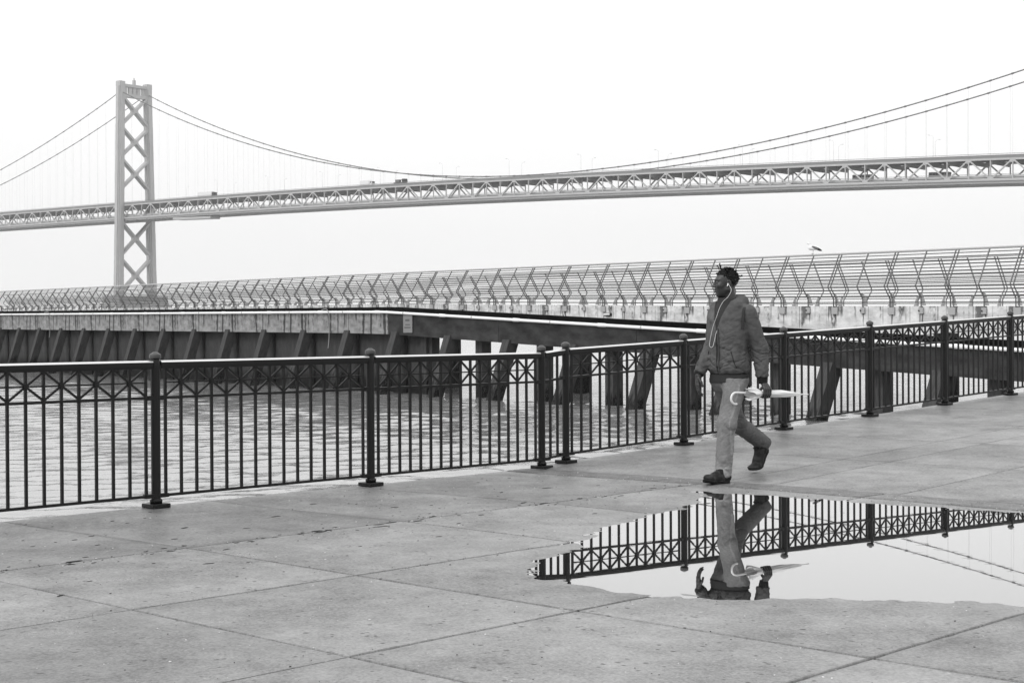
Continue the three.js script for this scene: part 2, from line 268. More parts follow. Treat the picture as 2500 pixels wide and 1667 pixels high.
// ---------------------------------------------------------------- the bay
{
  const xs = [], zs = [];
  const fill = (a, lo, f0, f1, step, hi, grow) => { let x = f0, s = step; const left = []; while (x > lo) { s *= grow; x -= s; left.unshift(Math.max(x, lo)); } a.push(...left); for (x = f0; x <= f1; x += step) a.push(x); s = step; while (x < hi) { a.push(x); s *= grow; x += s; } a.push(hi); };
  fill(xs, -1500, -34, 18, 0.16, 1500, 1.5); fill(zs, 7, 9, 92, 0.11, 2600, 1.35);
  const rw = mulberry(5), waves = [];
  for (let i = 0; i < 26; i++) { const L = 0.34 * Math.pow(3.6, rw() * 1.0), dir = -0.3 + (rw() - 0.5) * 2.6; waves.push([2 * Math.PI / L * Math.cos(dir), 2 * Math.PI / L * Math.sin(dir), rw() * 6.28, 0.006 * Math.pow(L, 0.9)]); }
  const H = (x, z) => { const gust = 0.42 + 0.7 * smooth(-0.5, 0.6, noise3(x * 0.12, z * 0.07, 7) + 0.35 * noise3(x * 0.5, z * 0.3, 2)) * smooth(-9, 1, x + z * 0.05); let y = 0; for (const [a, b, p, A] of waves) y += A * Math.sin(a * x + b * z + p); return y * gust * smooth(130, 60, z); };
  const pos = [], idx = [], uv = [];
  for (let j = 0; j < zs.length; j++) for (let i = 0; i < xs.length; i++) { const x = xs[i], z = zs[j]; pos.push(x, WATER + H(x, z), -z); uv.push(x / 6, z / 6); if (i && j) { const a = (j - 1) * xs.length + i - 1, b = a + 1, c = j * xs.length + i, d = c - 1; idx.push(a, b, c, a, c, d); } }
  const g = new THREE.BufferGeometry(); g.setAttribute('position', new THREE.Float32BufferAttribute(pos, 3)); g.setAttribute('uv', new THREE.Float32BufferAttribute(uv, 2)); g.setIndex(idx); g.computeVertexNormals();
  const rip = texture(1024, 1024, (u, v) => fbmP(u * 32, v * 48, 32, 181, 2) * 0.6 + fbmP(u * 96, v * 128, 96, 191, 2) * 0.3, false);
  const m = part('bay_water', g, grey(0.22, { roughness: 0.08, ior: 1.9, specularIntensity: 1, bumpMap: rip, bumpScale: 0.007 }), scene); m.userData = { kind: 'structure', label: 'rippled grey water of the bay' };
}

// ---------------------------------------------------------------- iron railing along the promenade edge
{
  const rail = thing('iron_railing', 'black iron railing with star panels along the edge of the promenade', 'railing', [-2.65, 0, -11.66]);
  const O = V(2.65, 0, 11.66), R = (u, v, y) => G(u, v, y).add(O);
  const baseY = u => u > 4.3 ? 0.0362 * (u - 4.3) + 0.004 : -0.016;
  const posts = [-2.11, 0, 2.11, 4.23, 4.57]; for (let k = 1; k <= 10; k++) posts.push(4.57 + 1.835 * k);
  const turn = Math.atan2(U[1], U[0]);   // local x along the railing
  const shaft = new THREE.LatheGeometry([[0, 0.03], [0.045, 0.03], [0.048, 0.052], [0.043, 0.062], [0.0355, 0.066], [0.0355, 1.03], [0.0385, 1.034], [0.0385, 1.062], [0.0355, 1.066], [0.0355, 1.115], [0, 1.115]].map(a => new THREE.Vector2(...a)), 8).rotateY(Math.PI / 8);
  const capG = new THREE.LatheGeometry([[0, 1.106], [0.04, 1.106], [0.0435, 1.111], [0.0435, 1.132], [0.04, 1.138], [0.014, 1.155], [0, 1.157]].map(a => new THREE.Vector2(...a)), 14);
  const baseG = new RoundedBoxGeometry(0.155, 0.032, 0.155, 2, 0.006).translate(0, 0.016, 0);
  const shoe = new THREE.BoxGeometry(0.2, 0.03, 0.045).translate(0, 0.088, 0), clip = new THREE.BoxGeometry(0.14, 0.034, 0.04).translate(0, 0.815, 0);
  for (const u of posts) {
    const p = part('post', shaft, M.iron, rail); p.position.copy(R(u, 0, baseY(u))); p.rotation.y = turn;
    part('cap', capG, M.ironCapSkylit, p); part('base_plate', baseG, M.iron, p); part('rail_shoe', shoe, M.iron, p); part('rail_clip', clip, M.iron, p);
  }
  const capS = new THREE.Shape(); capS.moveTo(-0.031, 0); capS.lineTo(0.031, 0); capS.absellipse(0, 0, 0.031, 0.014, 0, Math.PI, false);
  const CAPG = new THREE.ExtrudeGeometry(capS, { depth: 1, bevelEnabled: false, curveSegments: 10 }).translate(0, 0, -0.5);
  const bal = new THREE.BoxGeometry(0.019, 1, 0.019), ros = new THREE.CylinderGeometry(0.019, 0.019, 0.026, 8).rotateX(Math.PI / 2);
  for (let i = 0; i + 1 < posts.length; i++) {
    const a = posts[i], b = posts[i + 1], ya = baseY(a), yb = baseY(b), Y = u => lerp(ya, yb, (u - a) / (b - a)), u0 = a + 0.036, u1 = b - 0.036, P = (u, h) => R(u, 0, Y(u) + h);
    bar('top_rail', P(u0, 1.062), P(u1, 1.062), 0.05, 0.03, M.iron, rail); align(part('handrail_cap', CAPG, M.railCap, rail), P(u0, 1.078), P(u1, 1.078), 1, 1); bar('rail_web', P(u0, 1.04), P(u1, 1.04), 0.026, 0.022, M.iron, rail);
    bar('middle_rail', P(u0, 0.815), P(u1, 0.815), 0.034, 0.02, M.iron, rail); bar('bottom_rail', P(u0, 0.088), P(u1, 0.088), 0.034, 0.02, M.iron, rail);
    const short = b - a < 1, n = short ? 0 : Math.round((b - a - 0.14) / 0.263), s0 = a + 0.085, s1 = b - 0.085;
    const addBal = u => { const m = part('baluster', bal, M.iron, rail); m.position.copy(P(u, 0.5635)); m.scale.y = 0.931; m.rotation.y = turn; };
    if (short) { addBal(a + 0.12); addBal(b - 0.12); continue; }
    const w = (s1 - s0) / n; bar('star_rail', P(s0, 0.928), P(s1, 0.928), 0.012, 0.011, M.iron, rail);
    for (let k = 0; k <= 2 * n; k++) addBal(s0 + k * w / 2);
    for (let k = 0; k < n; k++) {
      const x0 = s0 + k * w, x1 = x0 + w, xm = x0 + w / 2;
      bar('diagonal_bar', P(x0, 0.826), P(x1, 1.03), 0.0125, 0.016, M.iron, rail); bar('diagonal_bar', P(x0, 1.03), P(x1, 0.826), 0.0145, 0.016, M.iron, rail);
      const r = part('rosette', ros, M.iron, rail); r.position.copy(P(xm, 0.928)); r.rotation.y = turn;
    }
  }
}

// ---------------------------------------------------------------- breakwater beam, wall and piles
const E2 = [0.578, -0.816], N2 = [-0.816, -0.578];
const K = (s, o, h) => V(-4.2 + s * E2[0] + o * N2[0], EYE + h, -(53.4 + s * E2[1] + o * N2[1]));   // h above the eye
const beamTop = s => pw(s, [[-60, 1.08], [-41.3, 0.92], [-2, 0.63], [0, 0.6], [25.7, -0.47], [40, -1.06]]);
const beamBot = s => pw(s, [[-60, 0.15], [-41.3, 0.045], [-2, -0.17], [0, -0.2], [25.7, -1.18], [40, -1.72]]);
function sheet(quads, uvs) { const g = new THREE.BufferGeometry(), p = [], t = []; quads.forEach((q, i) => { const w = uvs[i]; for (const k of [0, 1, 2, 0, 2, 3]) { p.push(q[k].x, q[k].y, q[k].z); t.push(...w[k]); } }); g.setAttribute('position', new THREE.Float32BufferAttribute(p, 3)); g.setAttribute('uv', new THREE.Float32BufferAttribute(t, 2)); g.computeVertexNormals(); return g; }
function prism(F, s0, s1, o0, o1, yb, yt, tile = 6) {   // block between s0..s1, o0 (back)..o1 (front)
  const c = (s, o, top) => F(s, o, top ? yt(s) : yb(s)), a = s0 / tile, b = s1 / tile;
  const q = [[c(s0, o1, 0), c(s1, o1, 0), c(s1, o1, 1), c(s0, o1, 1)], [c(s1, o0, 0), c(s0, o0, 0), c(s0, o0, 1), c(s1, o0, 1)], [c(s0, o1, 1), c(s1, o1, 1), c(s1, o0, 1), c(s0, o0, 1)], [c(s0, o0, 0), c(s1, o0, 0), c(s1, o1, 0), c(s0, o1, 0)], [c(s0, o0, 0), c(s0, o1, 0), c(s0, o1, 1), c(s0, o0, 1)], [c(s1, o1, 0), c(s1, o0, 0), c(s1, o0, 1), c(s1, o1, 1)]];
  const f = [[a, 0], [b, 0], [b, 1], [a, 1]], side = [[a, 0], [a + 0.05, 0], [a + 0.05, 1], [a, 1]], flat = [[a, 0.1], [b, 0.1], [b, 0.2], [a, 0.2]];
  return sheet(q, [f, f, flat, flat, side, side]);
}
{
  const bw = thing('breakwater', 'concrete breakwater beam and wall on raked square piles below the pier', 'breakwater');
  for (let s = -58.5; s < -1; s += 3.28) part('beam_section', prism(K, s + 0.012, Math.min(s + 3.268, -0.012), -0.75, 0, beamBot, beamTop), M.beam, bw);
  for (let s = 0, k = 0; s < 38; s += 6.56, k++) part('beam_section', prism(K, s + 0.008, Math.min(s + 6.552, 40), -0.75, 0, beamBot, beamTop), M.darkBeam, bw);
  const floor = () => WATER - 2 - EYE;
  for (let s = -58.5, k = 0; s < 2; s += 1.64, k++) { const off = (k % 2) * 0.05; part('wall_panel', prism(K, s + 0.03, Math.min(s + 1.61, 2.1), -0.72 + off, -0.42 + off, floor, t => beamBot(t) - 0.004, 3.3), M.wall, bw); }
  // black strip added along the crest to stand for the shadow line there
  for (const [a, b] of [[-58.5, -0.005], [0.005, 40]]) part('crest_shade_strip', prism(K, a, b, -0.5, -0.08, s => beamTop(s) + 0.003, s => beamTop(s) + 0.12), M.black, bw);
  const pile = new THREE.BoxGeometry(0.36, 1, 0.36); { const t = pile.attributes.uv; for (let i = 0; i < 16; i++) t.setX(i, t.getX(i) * 0.5); }
  const place = (name, s, o0, o1, tilt) => { const m = part(name, pile, M.pile, bw), p = K(s, o0, beamBot(s) + 0.05), q = K(s, o1, WATER - EYE - 1.6); const d = p.clone().sub(q), L = d.length(), x = V(E2[0], 0, -E2[1]), y = d.clone().normalize(), z = x.clone().cross(y).normalize(); m.quaternion.setFromRotationMatrix(new THREE.Matrix4().makeBasis(x, y, z)); m.position.copy(p).add(q).multiplyScalar(0.5); m.scale.set(1, L, 1); };
  for (let k = -18; k <= 11; k++) place('raked_pile', 0.46 + 3.28 * k, -0.12, 1.05);
  for (let k = 0; k <= 10; k++) place('vertical_pile', 1.72 + 3.27 * k, -0.5, -0.5);
}
{ // white pipe clipped to the crest of the breakwater
  const pipe = thing('white_pipe', 'long white plastic pipe clipped along the top of the breakwater', 'pipe', [-4.2, EYE, -53.4]);
  const O = V(4.2, -EYE, 53.4), P = s => K(s, 0.075, beamTop(s) - 0.055).add(O);
  const cuts = []; for (let s = -58; s < 40; s += 4.1) cuts.push(s); 
  for (let i = 0; i + 1 < cuts.length; i++) {
    let a = cuts[i], b = cuts[i + 1]; if (a < 0 && b > 0) { rod('pipe_length', P(a), P(0), 0.043, M.pvc, pipe); rod('pipe_length', P(0), P(b), 0.043, M.pvc, pipe); } else rod('pipe_length', P(a), P(b), 0.043, M.pvc, pipe);
    rod('coupling', P(b - 0.16), P(b + 0.16), 0.055, M.pvc, pipe);
    rod('clip', P(a + 1.7), P(a + 1.76), 0.05, M.galv, pipe); 
  }
}
{ // notice painted on a pale board
  const s = 1.32, w = 0.56, sg = thing('notice_board', 'faded grey notice board with dark lines of text on the breakwater beam', 'sign', K(s, 0.03, (beamTop(s) + beamBot(s)) / 2).toArray(), Math.atan2(E2[1], E2[0]));
  const c = document.createElement('canvas'); c.width = 128; c.height = 160; const x = c.getContext('2d');
  x.fillStyle = '#7a7a7a'; x.fillRect(0, 0, 128, 160); x.fillStyle = '#4e4e4e'; x.font = 'bold 26px sans-serif'; x.textAlign = 'center';
  x.fillRect(30, 40, 62, 18); x.fillRect(30, 84, 70, 10); x.fillRect(16, 108, 92, 12);
  const t = new THREE.CanvasTexture(c); t.colorSpace = THREE.SRGBColorSpace;
  part('board', new THREE.BoxGeometry(w, 0.6, 0.03), new THREE.MeshPhysicalMaterial({ map: t, roughness: 0.8 }), sg);
}
{ // two thin hoses hanging from the pipe
  const hose = (s, len, label) => { const p = K(s, 0.16, beamTop(s)), h = thing('hanging_hose', label, 'hose', p.toArray(), 0, 'hoses hanging from the white pipe');
    part('hose_line', tubeGeo([[-0.25, 0.02, 0.1], [-0.08, 0.05, 0.05], [0, -0.1, 0.02], [0.015, -len * 0.5, 0.03], [0.0, -len * 0.8, 0.02], [-0.03, -len, 0.02]], 0.016, 24, 5), M.hose, h); };
  hose(-33.6, 1.25, 'thin pale hose dangling from the pipe at the left end of the breakwater'); hose(-3.9, 1.35, 'thin pale hose dangling from the pipe beside the end of the solid wall');
}

// ---------------------------------------------------------------- pier with slatted railings
const E1 = [0.617, -0.787], N1 = [-0.787, -0.617], BAY = 1.83;
const Q = (l, o, h) => V(-3.94 + l * BAY * E1[0] + o * N1[0], EYE + h, -(56.97 + l * BAY * E1[1] + o * N1[1]));
const railTop = l => pw(l, [[-30, 2.26], [-22, 2.19], [0, 2.013], [14, 1.85], [20, 1.78]]);
const kerb = l => pw(l, [[-30, 1.2], [-22, 1.12], [0, 0.888], [4, 0.737], [8, 0.592], [14, 0.444], [20, 0.3]]);
const L0 = -29, L1 = 18, WIDE = 4.6;
{
  const pier = thing('pier', 'long concrete pier deck with stained pale edge beam running out over the bay', 'pier');
  for (let l = L0; l < L1; l += 2) {
    const q = (s, o, h) => Q(s / BAY, o, h), k = s => kerb(s / BAY);
    part('edge_beam', prism(q, l * BAY + 0.006, (l + 2) * BAY - 0.006, -0.4, 0, s => k(s) - 0.66, s => k(s), 5.49), M.edge, pier);
    part('edge_beam', prism(q, l * BAY + 0.006, (l + 2) * BAY - 0.006, -WIDE, -WIDE + 0.4, s => k(s) - 0.66, s => k(s)), M.edge, pier);
    part('deck_slab', prism(q, l * BAY + 0.003, (l + 2) * BAY - 0.003, -WIDE + 0.402, -0.402, s => k(s) - 0.5, s => k(s) - 0.12), M.edge, pier);
  }
  const col = new THREE.BoxGeometry(0.45, 1, 0.45);
  for (let l = L0 + 1; l < L1; l += 4) { const m = part('column', col, M.pile, pier); const t = Q(l, -2.2, kerb(l) - 0.5), h = t.y - (WATER - 1.6); m.position.set(t.x, t.y - h / 2 + 0.02, t.z); m.scale.y = h; m.rotation.y = Math.atan2(E1[1], E1[0]); }
}
function plate(pts, w, t) {   // bent flat bar in the (out, up) plane
  const sh = new THREE.Shape(), L = [], Rr = [];
  for (let i = 0; i < pts.length; i++) { const a = pts[Math.max(0, i - 1)], b = pts[Math.min(pts.length - 1, i + 1)], dx = b[0] - a[0], dy = b[1] - a[1], l = Math.hypot(dx, dy), nx = -dy / l * w / 2, ny = dx / l * w / 2; L.push([pts[i][0] + nx, pts[i][1] + ny]); Rr.unshift([pts[i][0] - nx, pts[i][1] - ny]); }
  [...L, ...Rr].forEach((p, i) => i ? sh.lineTo(...p) : sh.moveTo(...p)); sh.closePath();
  return new THREE.ExtrudeGeometry(sh, { depth: t, bevelEnabled: false }).translate(0, 0, -t / 2);
}
{
  const KO = 0.26, KH = 0.5, TO = -0.21, prof = [[0.03, -0.2], [0.03, 0.19], [KO, KH], [TO, 1.38]];
  const one = plate(prof, 0.034, 0.022), two = mergeGeometries([plate(prof, 0.038, 0.014).translate(0, 0, -0.045), plate(prof, 0.038, 0.014).translate(0, 0, 0.045)]);
  const gus = sgn => { const s = new THREE.Shape([[-0.16, 0.02], [0.02, 0.02], [0.02, 0.22], [0.1, 0.34], [-0.02, 0.3], [-0.1, 0.16]].map(a => new THREE.Vector2(...a))); return new THREE.ExtrudeGeometry(s, { depth: 0.016, bevelEnabled: false }).translate(0, 0, -0.008); };
  const gusset = gus(1), foot = new THREE.BoxGeometry(0.05, 0.18, 0.2).translate(0.03, -0.12, 0), footS = new THREE.BoxGeometry(0.05, 0.15, 0.13).translate(0.03, -0.11, 0);
  const bolt = new THREE.CylinderGeometry(0.02, 0.02, 0.03, 6).rotateZ(Math.PI / 2).translate(0.065, -0.11, 0.045);
  const at = (i, n) => i / n;
  const slats = []; for (let i = 1; i <= 9; i++) slats.push([lerp(KO, TO, i / 10), lerp(KH, 1.38, i / 10)]);
  for (let i = 1; i <= 3; i++) slats.push([lerp(KO, 0.03, i / 3.6), lerp(KH, 0.19, i / 3.6)]);
  slats.push([KO, KH], [0.045, 0.1]);
  for (const side of [0, 1]) {
    const rl = thing('pier_railing', side ? 'far slatted railing of the pier seen through the near one' : 'near slatted railing of the pier with bent posts, a gull on its top rail', 'railing', Q(0, side ? -WIDE : 0, kerb(0)).toArray(), 0, 'slatted railings along both sides of the pier');
    const O = rl.position, out = side ? -1 : 1;
    const dirX = V(N1[0], 0, -N1[1]).multiplyScalar(out), dirZ = dirX.clone().cross(V(0, 1, 0)), basis = new THREE.Matrix4().makeBasis(dirX, V(0, 1, 0), dirZ);
    for (let l = L0 + 0.5; l < L1; l += 0.5) {
      const heavy = Number.isInteger(l), H = (railTop(l) - kerb(l)) / 1.38, p = Q(l, side ? -WIDE : 0, kerb(l)).sub(O);
      const m = part('post', heavy ? two : one, M.frame, rl); m.position.copy(p); m.quaternion.setFromRotationMatrix(basis); m.scale.y = H;
      part('bracket', heavy ? foot : footS, M.bracket, m); part('gusset', gusset, M.bracket, m); if (!heavy) part('bolt', bolt, M.steelDark, m);
    }
    const knots = [L0 + 0.5, -22, -11, 0, 4, 8, 14, L1 - 0.5];
    const run = (name, o, h, r, mat) => { const pts = knots.map(l => Q(l, (side ? -WIDE : 0) + out * o, kerb(l) + h * (railTop(l) - kerb(l)) / 1.38).sub(O)); const path = new THREE.CurvePath(); for (let i = 0; i + 1 < pts.length; i++) path.add(new THREE.LineCurve3(pts[i], pts[i + 1]));
      const gs = []; for (let i = 0; i + 1 < pts.length; i++) { const a = pts[i], b = pts[i + 1], g = new THREE.CylinderGeometry(r, r, a.distanceTo(b), 7, 1).rotateX(Math.PI / 2); const mm = new THREE.Matrix4().lookAt(b, a, V(0, 1, 0)); mm.setPosition(a.clone().add(b).multiplyScalar(0.5)); gs.push(g.applyMatrix4(mm)); }
      part(name, mergeGeometries(gs), mat, rl); };
    for (const [o, h] of slats) run('slat', o, h, 0.0118, M.slat);
    run('top_rail', TO, 1.385, 0.032, M.galv); 
  }
}
{ // small white fitting on the pier edge
  const w = thing('white_fitting', 'small white box fitting on the stained pier edge above the white pipe', 'fitting', Q(6.12, 0.04, kerb(6.12) - 0.27).toArray(), Math.atan2(E1[1], E1[0]));
  part('backing', new THREE.BoxGeometry(0.3, 0.09, 0.05), M.black, w); part('cover', new THREE.BoxGeometry(0.26, 0.05, 0.06).translate(0, 0.008, 0.03), M.pvc, w);
}

// ---------------------------------------------------------------- the suspension bridge: l counts 18.4 m truss bays from the tower to the right, p metres across to the far side
const B = (l, p, h) => V(-238.5 + 14.12 * l + 0.641 * p, EYE + h, -(990 - 11.8 * l + 0.767 * p));
const chord = l => l < 0 ? 70.5 - 0.12 * l : 70.5 - 0.1 * l - 0.0098 * l * l;   // bottom chord above the eye
const DEEP = 8.1, FAR = 20, TL = -0.62, LA = -14, LB = 38;
const cableH = l => { if (l < TL) { const t = 1 - (TL - l) / 19.2; return 80 + 71 * t - 13.6 * 4 * t * (1 - t); } const d = (l - 18.6) / 19.2; return 75.6 + (l < 18.6 ? 75.4 : 58) * d * d; };
const deckH = l => chord(l) + DEEP + 0.9;
{
  const br = thing('suspension_bridge', 'double deck steel suspension bridge with a cross braced tower in the haze', 'bridge', B(TL, 10, -EYE).toArray());
  const O = br.position, T = (l, p, h) => B(l, p, h).sub(O);
  const s = M.steel;
  for (const p of [0, FAR]) {
    for (let l = LA; l < LB; l += 2) {
      bar('bottom_chord', T(l, p, chord(l)), T(l + 2, p, chord(l + 2)), 0.7, 1.0, s, br); bar('top_chord', T(l, p, chord(l) + DEEP), T(l + 2, p, chord(l + 2) + DEEP), 0.7, 0.8, s, br);
      bar('parapet', T(l, p - 0.2 + (p ? 0.4 : 0), deckH(l) + 0.35), T(l + 2, p - 0.2 + (p ? 0.4 : 0), deckH(l + 2) + 0.35), 0.25, 0.9, M.parapet, br);
      bar('handrail', T(l, p, deckH(l) + 1.25), T(l + 2, p, deckH(l + 2) + 1.25), 0.16, 0.16, M.cable, br);
      bar('lower_parapet', T(l, p ? p - 1.2 : 1.2, chord(l) + 1.35), T(l + 2, p ? p - 1.2 : 1.2, chord(l + 2) + 1.35), 0.2, 1.0, s, br); bar('lower_handrail', T(l, p ? p - 1.2 : 1.2, chord(l) + 2.25), T(l + 2, p ? p - 1.2 : 1.2, chord(l + 2) + 2.25), 0.2, 0.2, M.rope, br);
    }
    for (let l = LA; l < LB; l++) {
      bar('truss_diagonal', T(l, p, chord(l) + DEEP), T(l + 0.5, p, chord(l + 0.5)), 0.55, 0.55, s, br); bar('truss_diagonal', T(l + 0.5, p, chord(l + 0.5)), T(l + 1, p, chord(l + 1) + DEEP), 0.55, 0.55, s, br);
    }
    for (let l = LA; l <= LB; l += 0.5) {
      bar('truss_vertical', T(l, p, chord(l)), T(l, p, chord(l) + DEEP), 0.42, 0.42, s, br, V(0.641, 0, -0.767));
      const top = Number.isInteger(l); bar('gusset_plate', T(l - 0.065, p, chord(l) + (top ? DEEP - 0.3 : 0.35)), T(l + 0.065, p, chord(l + 0.065) + (top ? DEEP - 0.3 : 0.35)), 0.62, 1.7, s, br);
    }
    // main cable and hangers
    const pts = []; for (let l = -19.8; l <= TL; l += 0.8) pts.push(T(l, p, cableH(l))); pts.push(T(TL, p, cableH(TL)));
    const side = new THREE.CatmullRomCurve3(pts); part('main_cable', new THREE.TubeGeometry(side, 60, 0.27, 6), M.cable, br);
    const pts2 = []; for (let l = TL; l <= 37.9; l += 0.9) pts2.push(T(l, p, cableH(l))); part('main_cable', new THREE.TubeGeometry(new THREE.CatmullRomCurve3(pts2), 120, 0.27, 6), M.cable, br);
    for (let l = LA + 0.5; l < LB; l += 0.5) {
      if (Math.abs(l - TL) < 0.4) continue; const h = cableH(l), d = deckH(l);
      if (h - d > 1.2) rod('suspender_rope', T(l, p, d), T(l, p, h), 0.034, M.hanger, br, CYL6);
      rod('cable_band', T(l - 0.03, p, cableH(l - 0.03)), T(l + 0.03, p, cableH(l + 0.03)), 0.38, M.cable, br, CYL6);
    }
  }
  for (let l = LA; l < LB; l += 2) {
    const mid = FAR / 2;
    bar('upper_roadway', T(l, mid, deckH(l) - 0.15), T(l + 2, mid, deckH(l + 2) - 0.15), FAR - 0.9, 0.5, M.road, br);
    bar('lower_roadway', T(l, mid, chord(l) + 0.55), T(l + 2, mid, chord(l + 2) + 0.55), FAR - 1.2, 0.6, M.road, br);
    bar('deck_edge', T(l, -0.1, deckH(l) - 0.2), T(l + 2, -0.1, deckH(l + 2) - 0.2), 0.5, 0.7, M.parapet, br);
  }
  for (let l = LA; l <= LB; l += 0.5) { bar('floor_beam', T(l, 0.5, chord(l) + DEEP - 0.9), T(l, FAR - 0.5, chord(l) + DEEP - 0.9), 0.5, 1.7, s, br); bar('floor_beam', T(l, 0.5, chord(l) - 0.75), T(l, FAR - 0.5, chord(l) - 0.75), 0.6, 1.5, s, br); }
  for (const p of [0.7, 3, 6.5, 10, 13.5, 17, 19.3]) for (let l = LA; l < LB; l += 4) bar('stringer', T(l, p, chord(l) - 0.7), T(l + 4, p, chord(l + 4) - 0.7), 0.5, 1.62, s, br);
  // tower: two cross-shaped legs, crossed bracing, portal with openings
  const leg = p0 => {
    const hT = 154, hB = -1.5, at = h => p0 < 0 ? lerp(-3.2, -0.2, clamp(h / hT)) : lerp(23.6, 20.6, clamp(h / hT));
    const lg = new THREE.Group(); lg.name = 'tower_leg'; br.add(lg);
    const lv = [hB, 35, 62, 100, 130, hT];
    for (let i = 0; i + 1 < lv.length; i++) {
      const w = 5.9 - 0.19 * i, a = T(TL, at(lv[i]), lv[i]), b = T(TL, at(lv[i + 1]), lv[i + 1]), along = V(14.12, 0, 11.8).normalize();
      bar('leg_plate', a, b, w, 2.6, s, lg, along); bar('leg_plate', a, b, 2.6, w, s, lg, along); bar('leg_core', a, b, w * 0.74, w * 0.74, s, lg, along);
    }
    bar('leg_head', T(TL, at(hT), hT), T(TL, at(hT), hT + 3.4), 4.2, 4.2, s, lg, V(14.12, 0, 11.8).normalize());
  };
  leg(-1); leg(1);
  const pn = h => lerp(-3.2, -0.2, clamp(h / 154)), pf = h => lerp(23.6, 20.6, clamp(h / 154)), alo = V(14.12, 0, 11.8).normalize();
  const cross = (h0, h1) => { bar('tower_brace', T(TL, pn(h0), h0), T(TL, pf(h1), h1), 1.35, 3.8, s, br, alo); bar('tower_brace', T(TL, pn(h1), h1), T(TL, pf(h0), h0), 1.35, 3.76, s, br, alo); const m = (h0 + h1) / 2; bar('brace_plate', T(TL, 8.5, m), T(TL, 11.9, m), 3.9, 2.3, s, br, V(0, 1, 0)); };
  cross(129.2, 149); cross(109.2, 129.2); cross(88.5, 109.2); cross(46, 69.5); cross(22.6, 46); cross(6, 22.6);
  bar('portal_beam', T(TL, pn(150), 148.6), T(TL, pf(150), 148.6), 3, 2.2, s, br); bar('portal_beam', T(TL, pn(153), 155), T(TL, pf(153), 155), 3, 1.8, s, br);
  for (const p of [3, 7, 10.2, 13.4, 17.4]) bar('portal_post', T(TL, p, 149.5), T(TL, p, 154.3), 2.6, 1.5, s, br, alo);
  bar('beacon', T(TL, 10.2, 155.8), T(TL, 10.2, 159), 1.6, 1.6, s, br, alo); bar('beacon', T(TL, 10.2, 159), T(TL, 10.2, 160.6), 0.5, 0.5, s, br, alo);
  bar('tower_strut', T(TL, -2, 72.2), T(TL, 22.4, 72.2), 3, 2.4, s, br);
  bar('tower_pedestal', T(TL, -9, 6), T(TL, 29, 6), 17, 30, M.bracket, br);
  // painters' platform slung under the span right of the tower
  bar('maintenance_platform', T(2.3, 2, chord(2.6) - 2.6), T(4.1, 4, chord(4) - 3.0), 8, 1.3, s, br);
}
function vehicle(name, label, category, l, p, h, build, group) { const a = B(l, p, h), b = B(l + 0.2, p, h + (chord(l + 0.2) - chord(l))), o = thing(name, label, category, a.toArray(), 0, group); const d = b.sub(a); o.rotation.order = 'YZX'; o.rotation.y = Math.atan2(-d.z, d.x); o.rotation.z = Math.atan2(d.y, Math.hypot(d.x, d.z)); build(o); return o; }
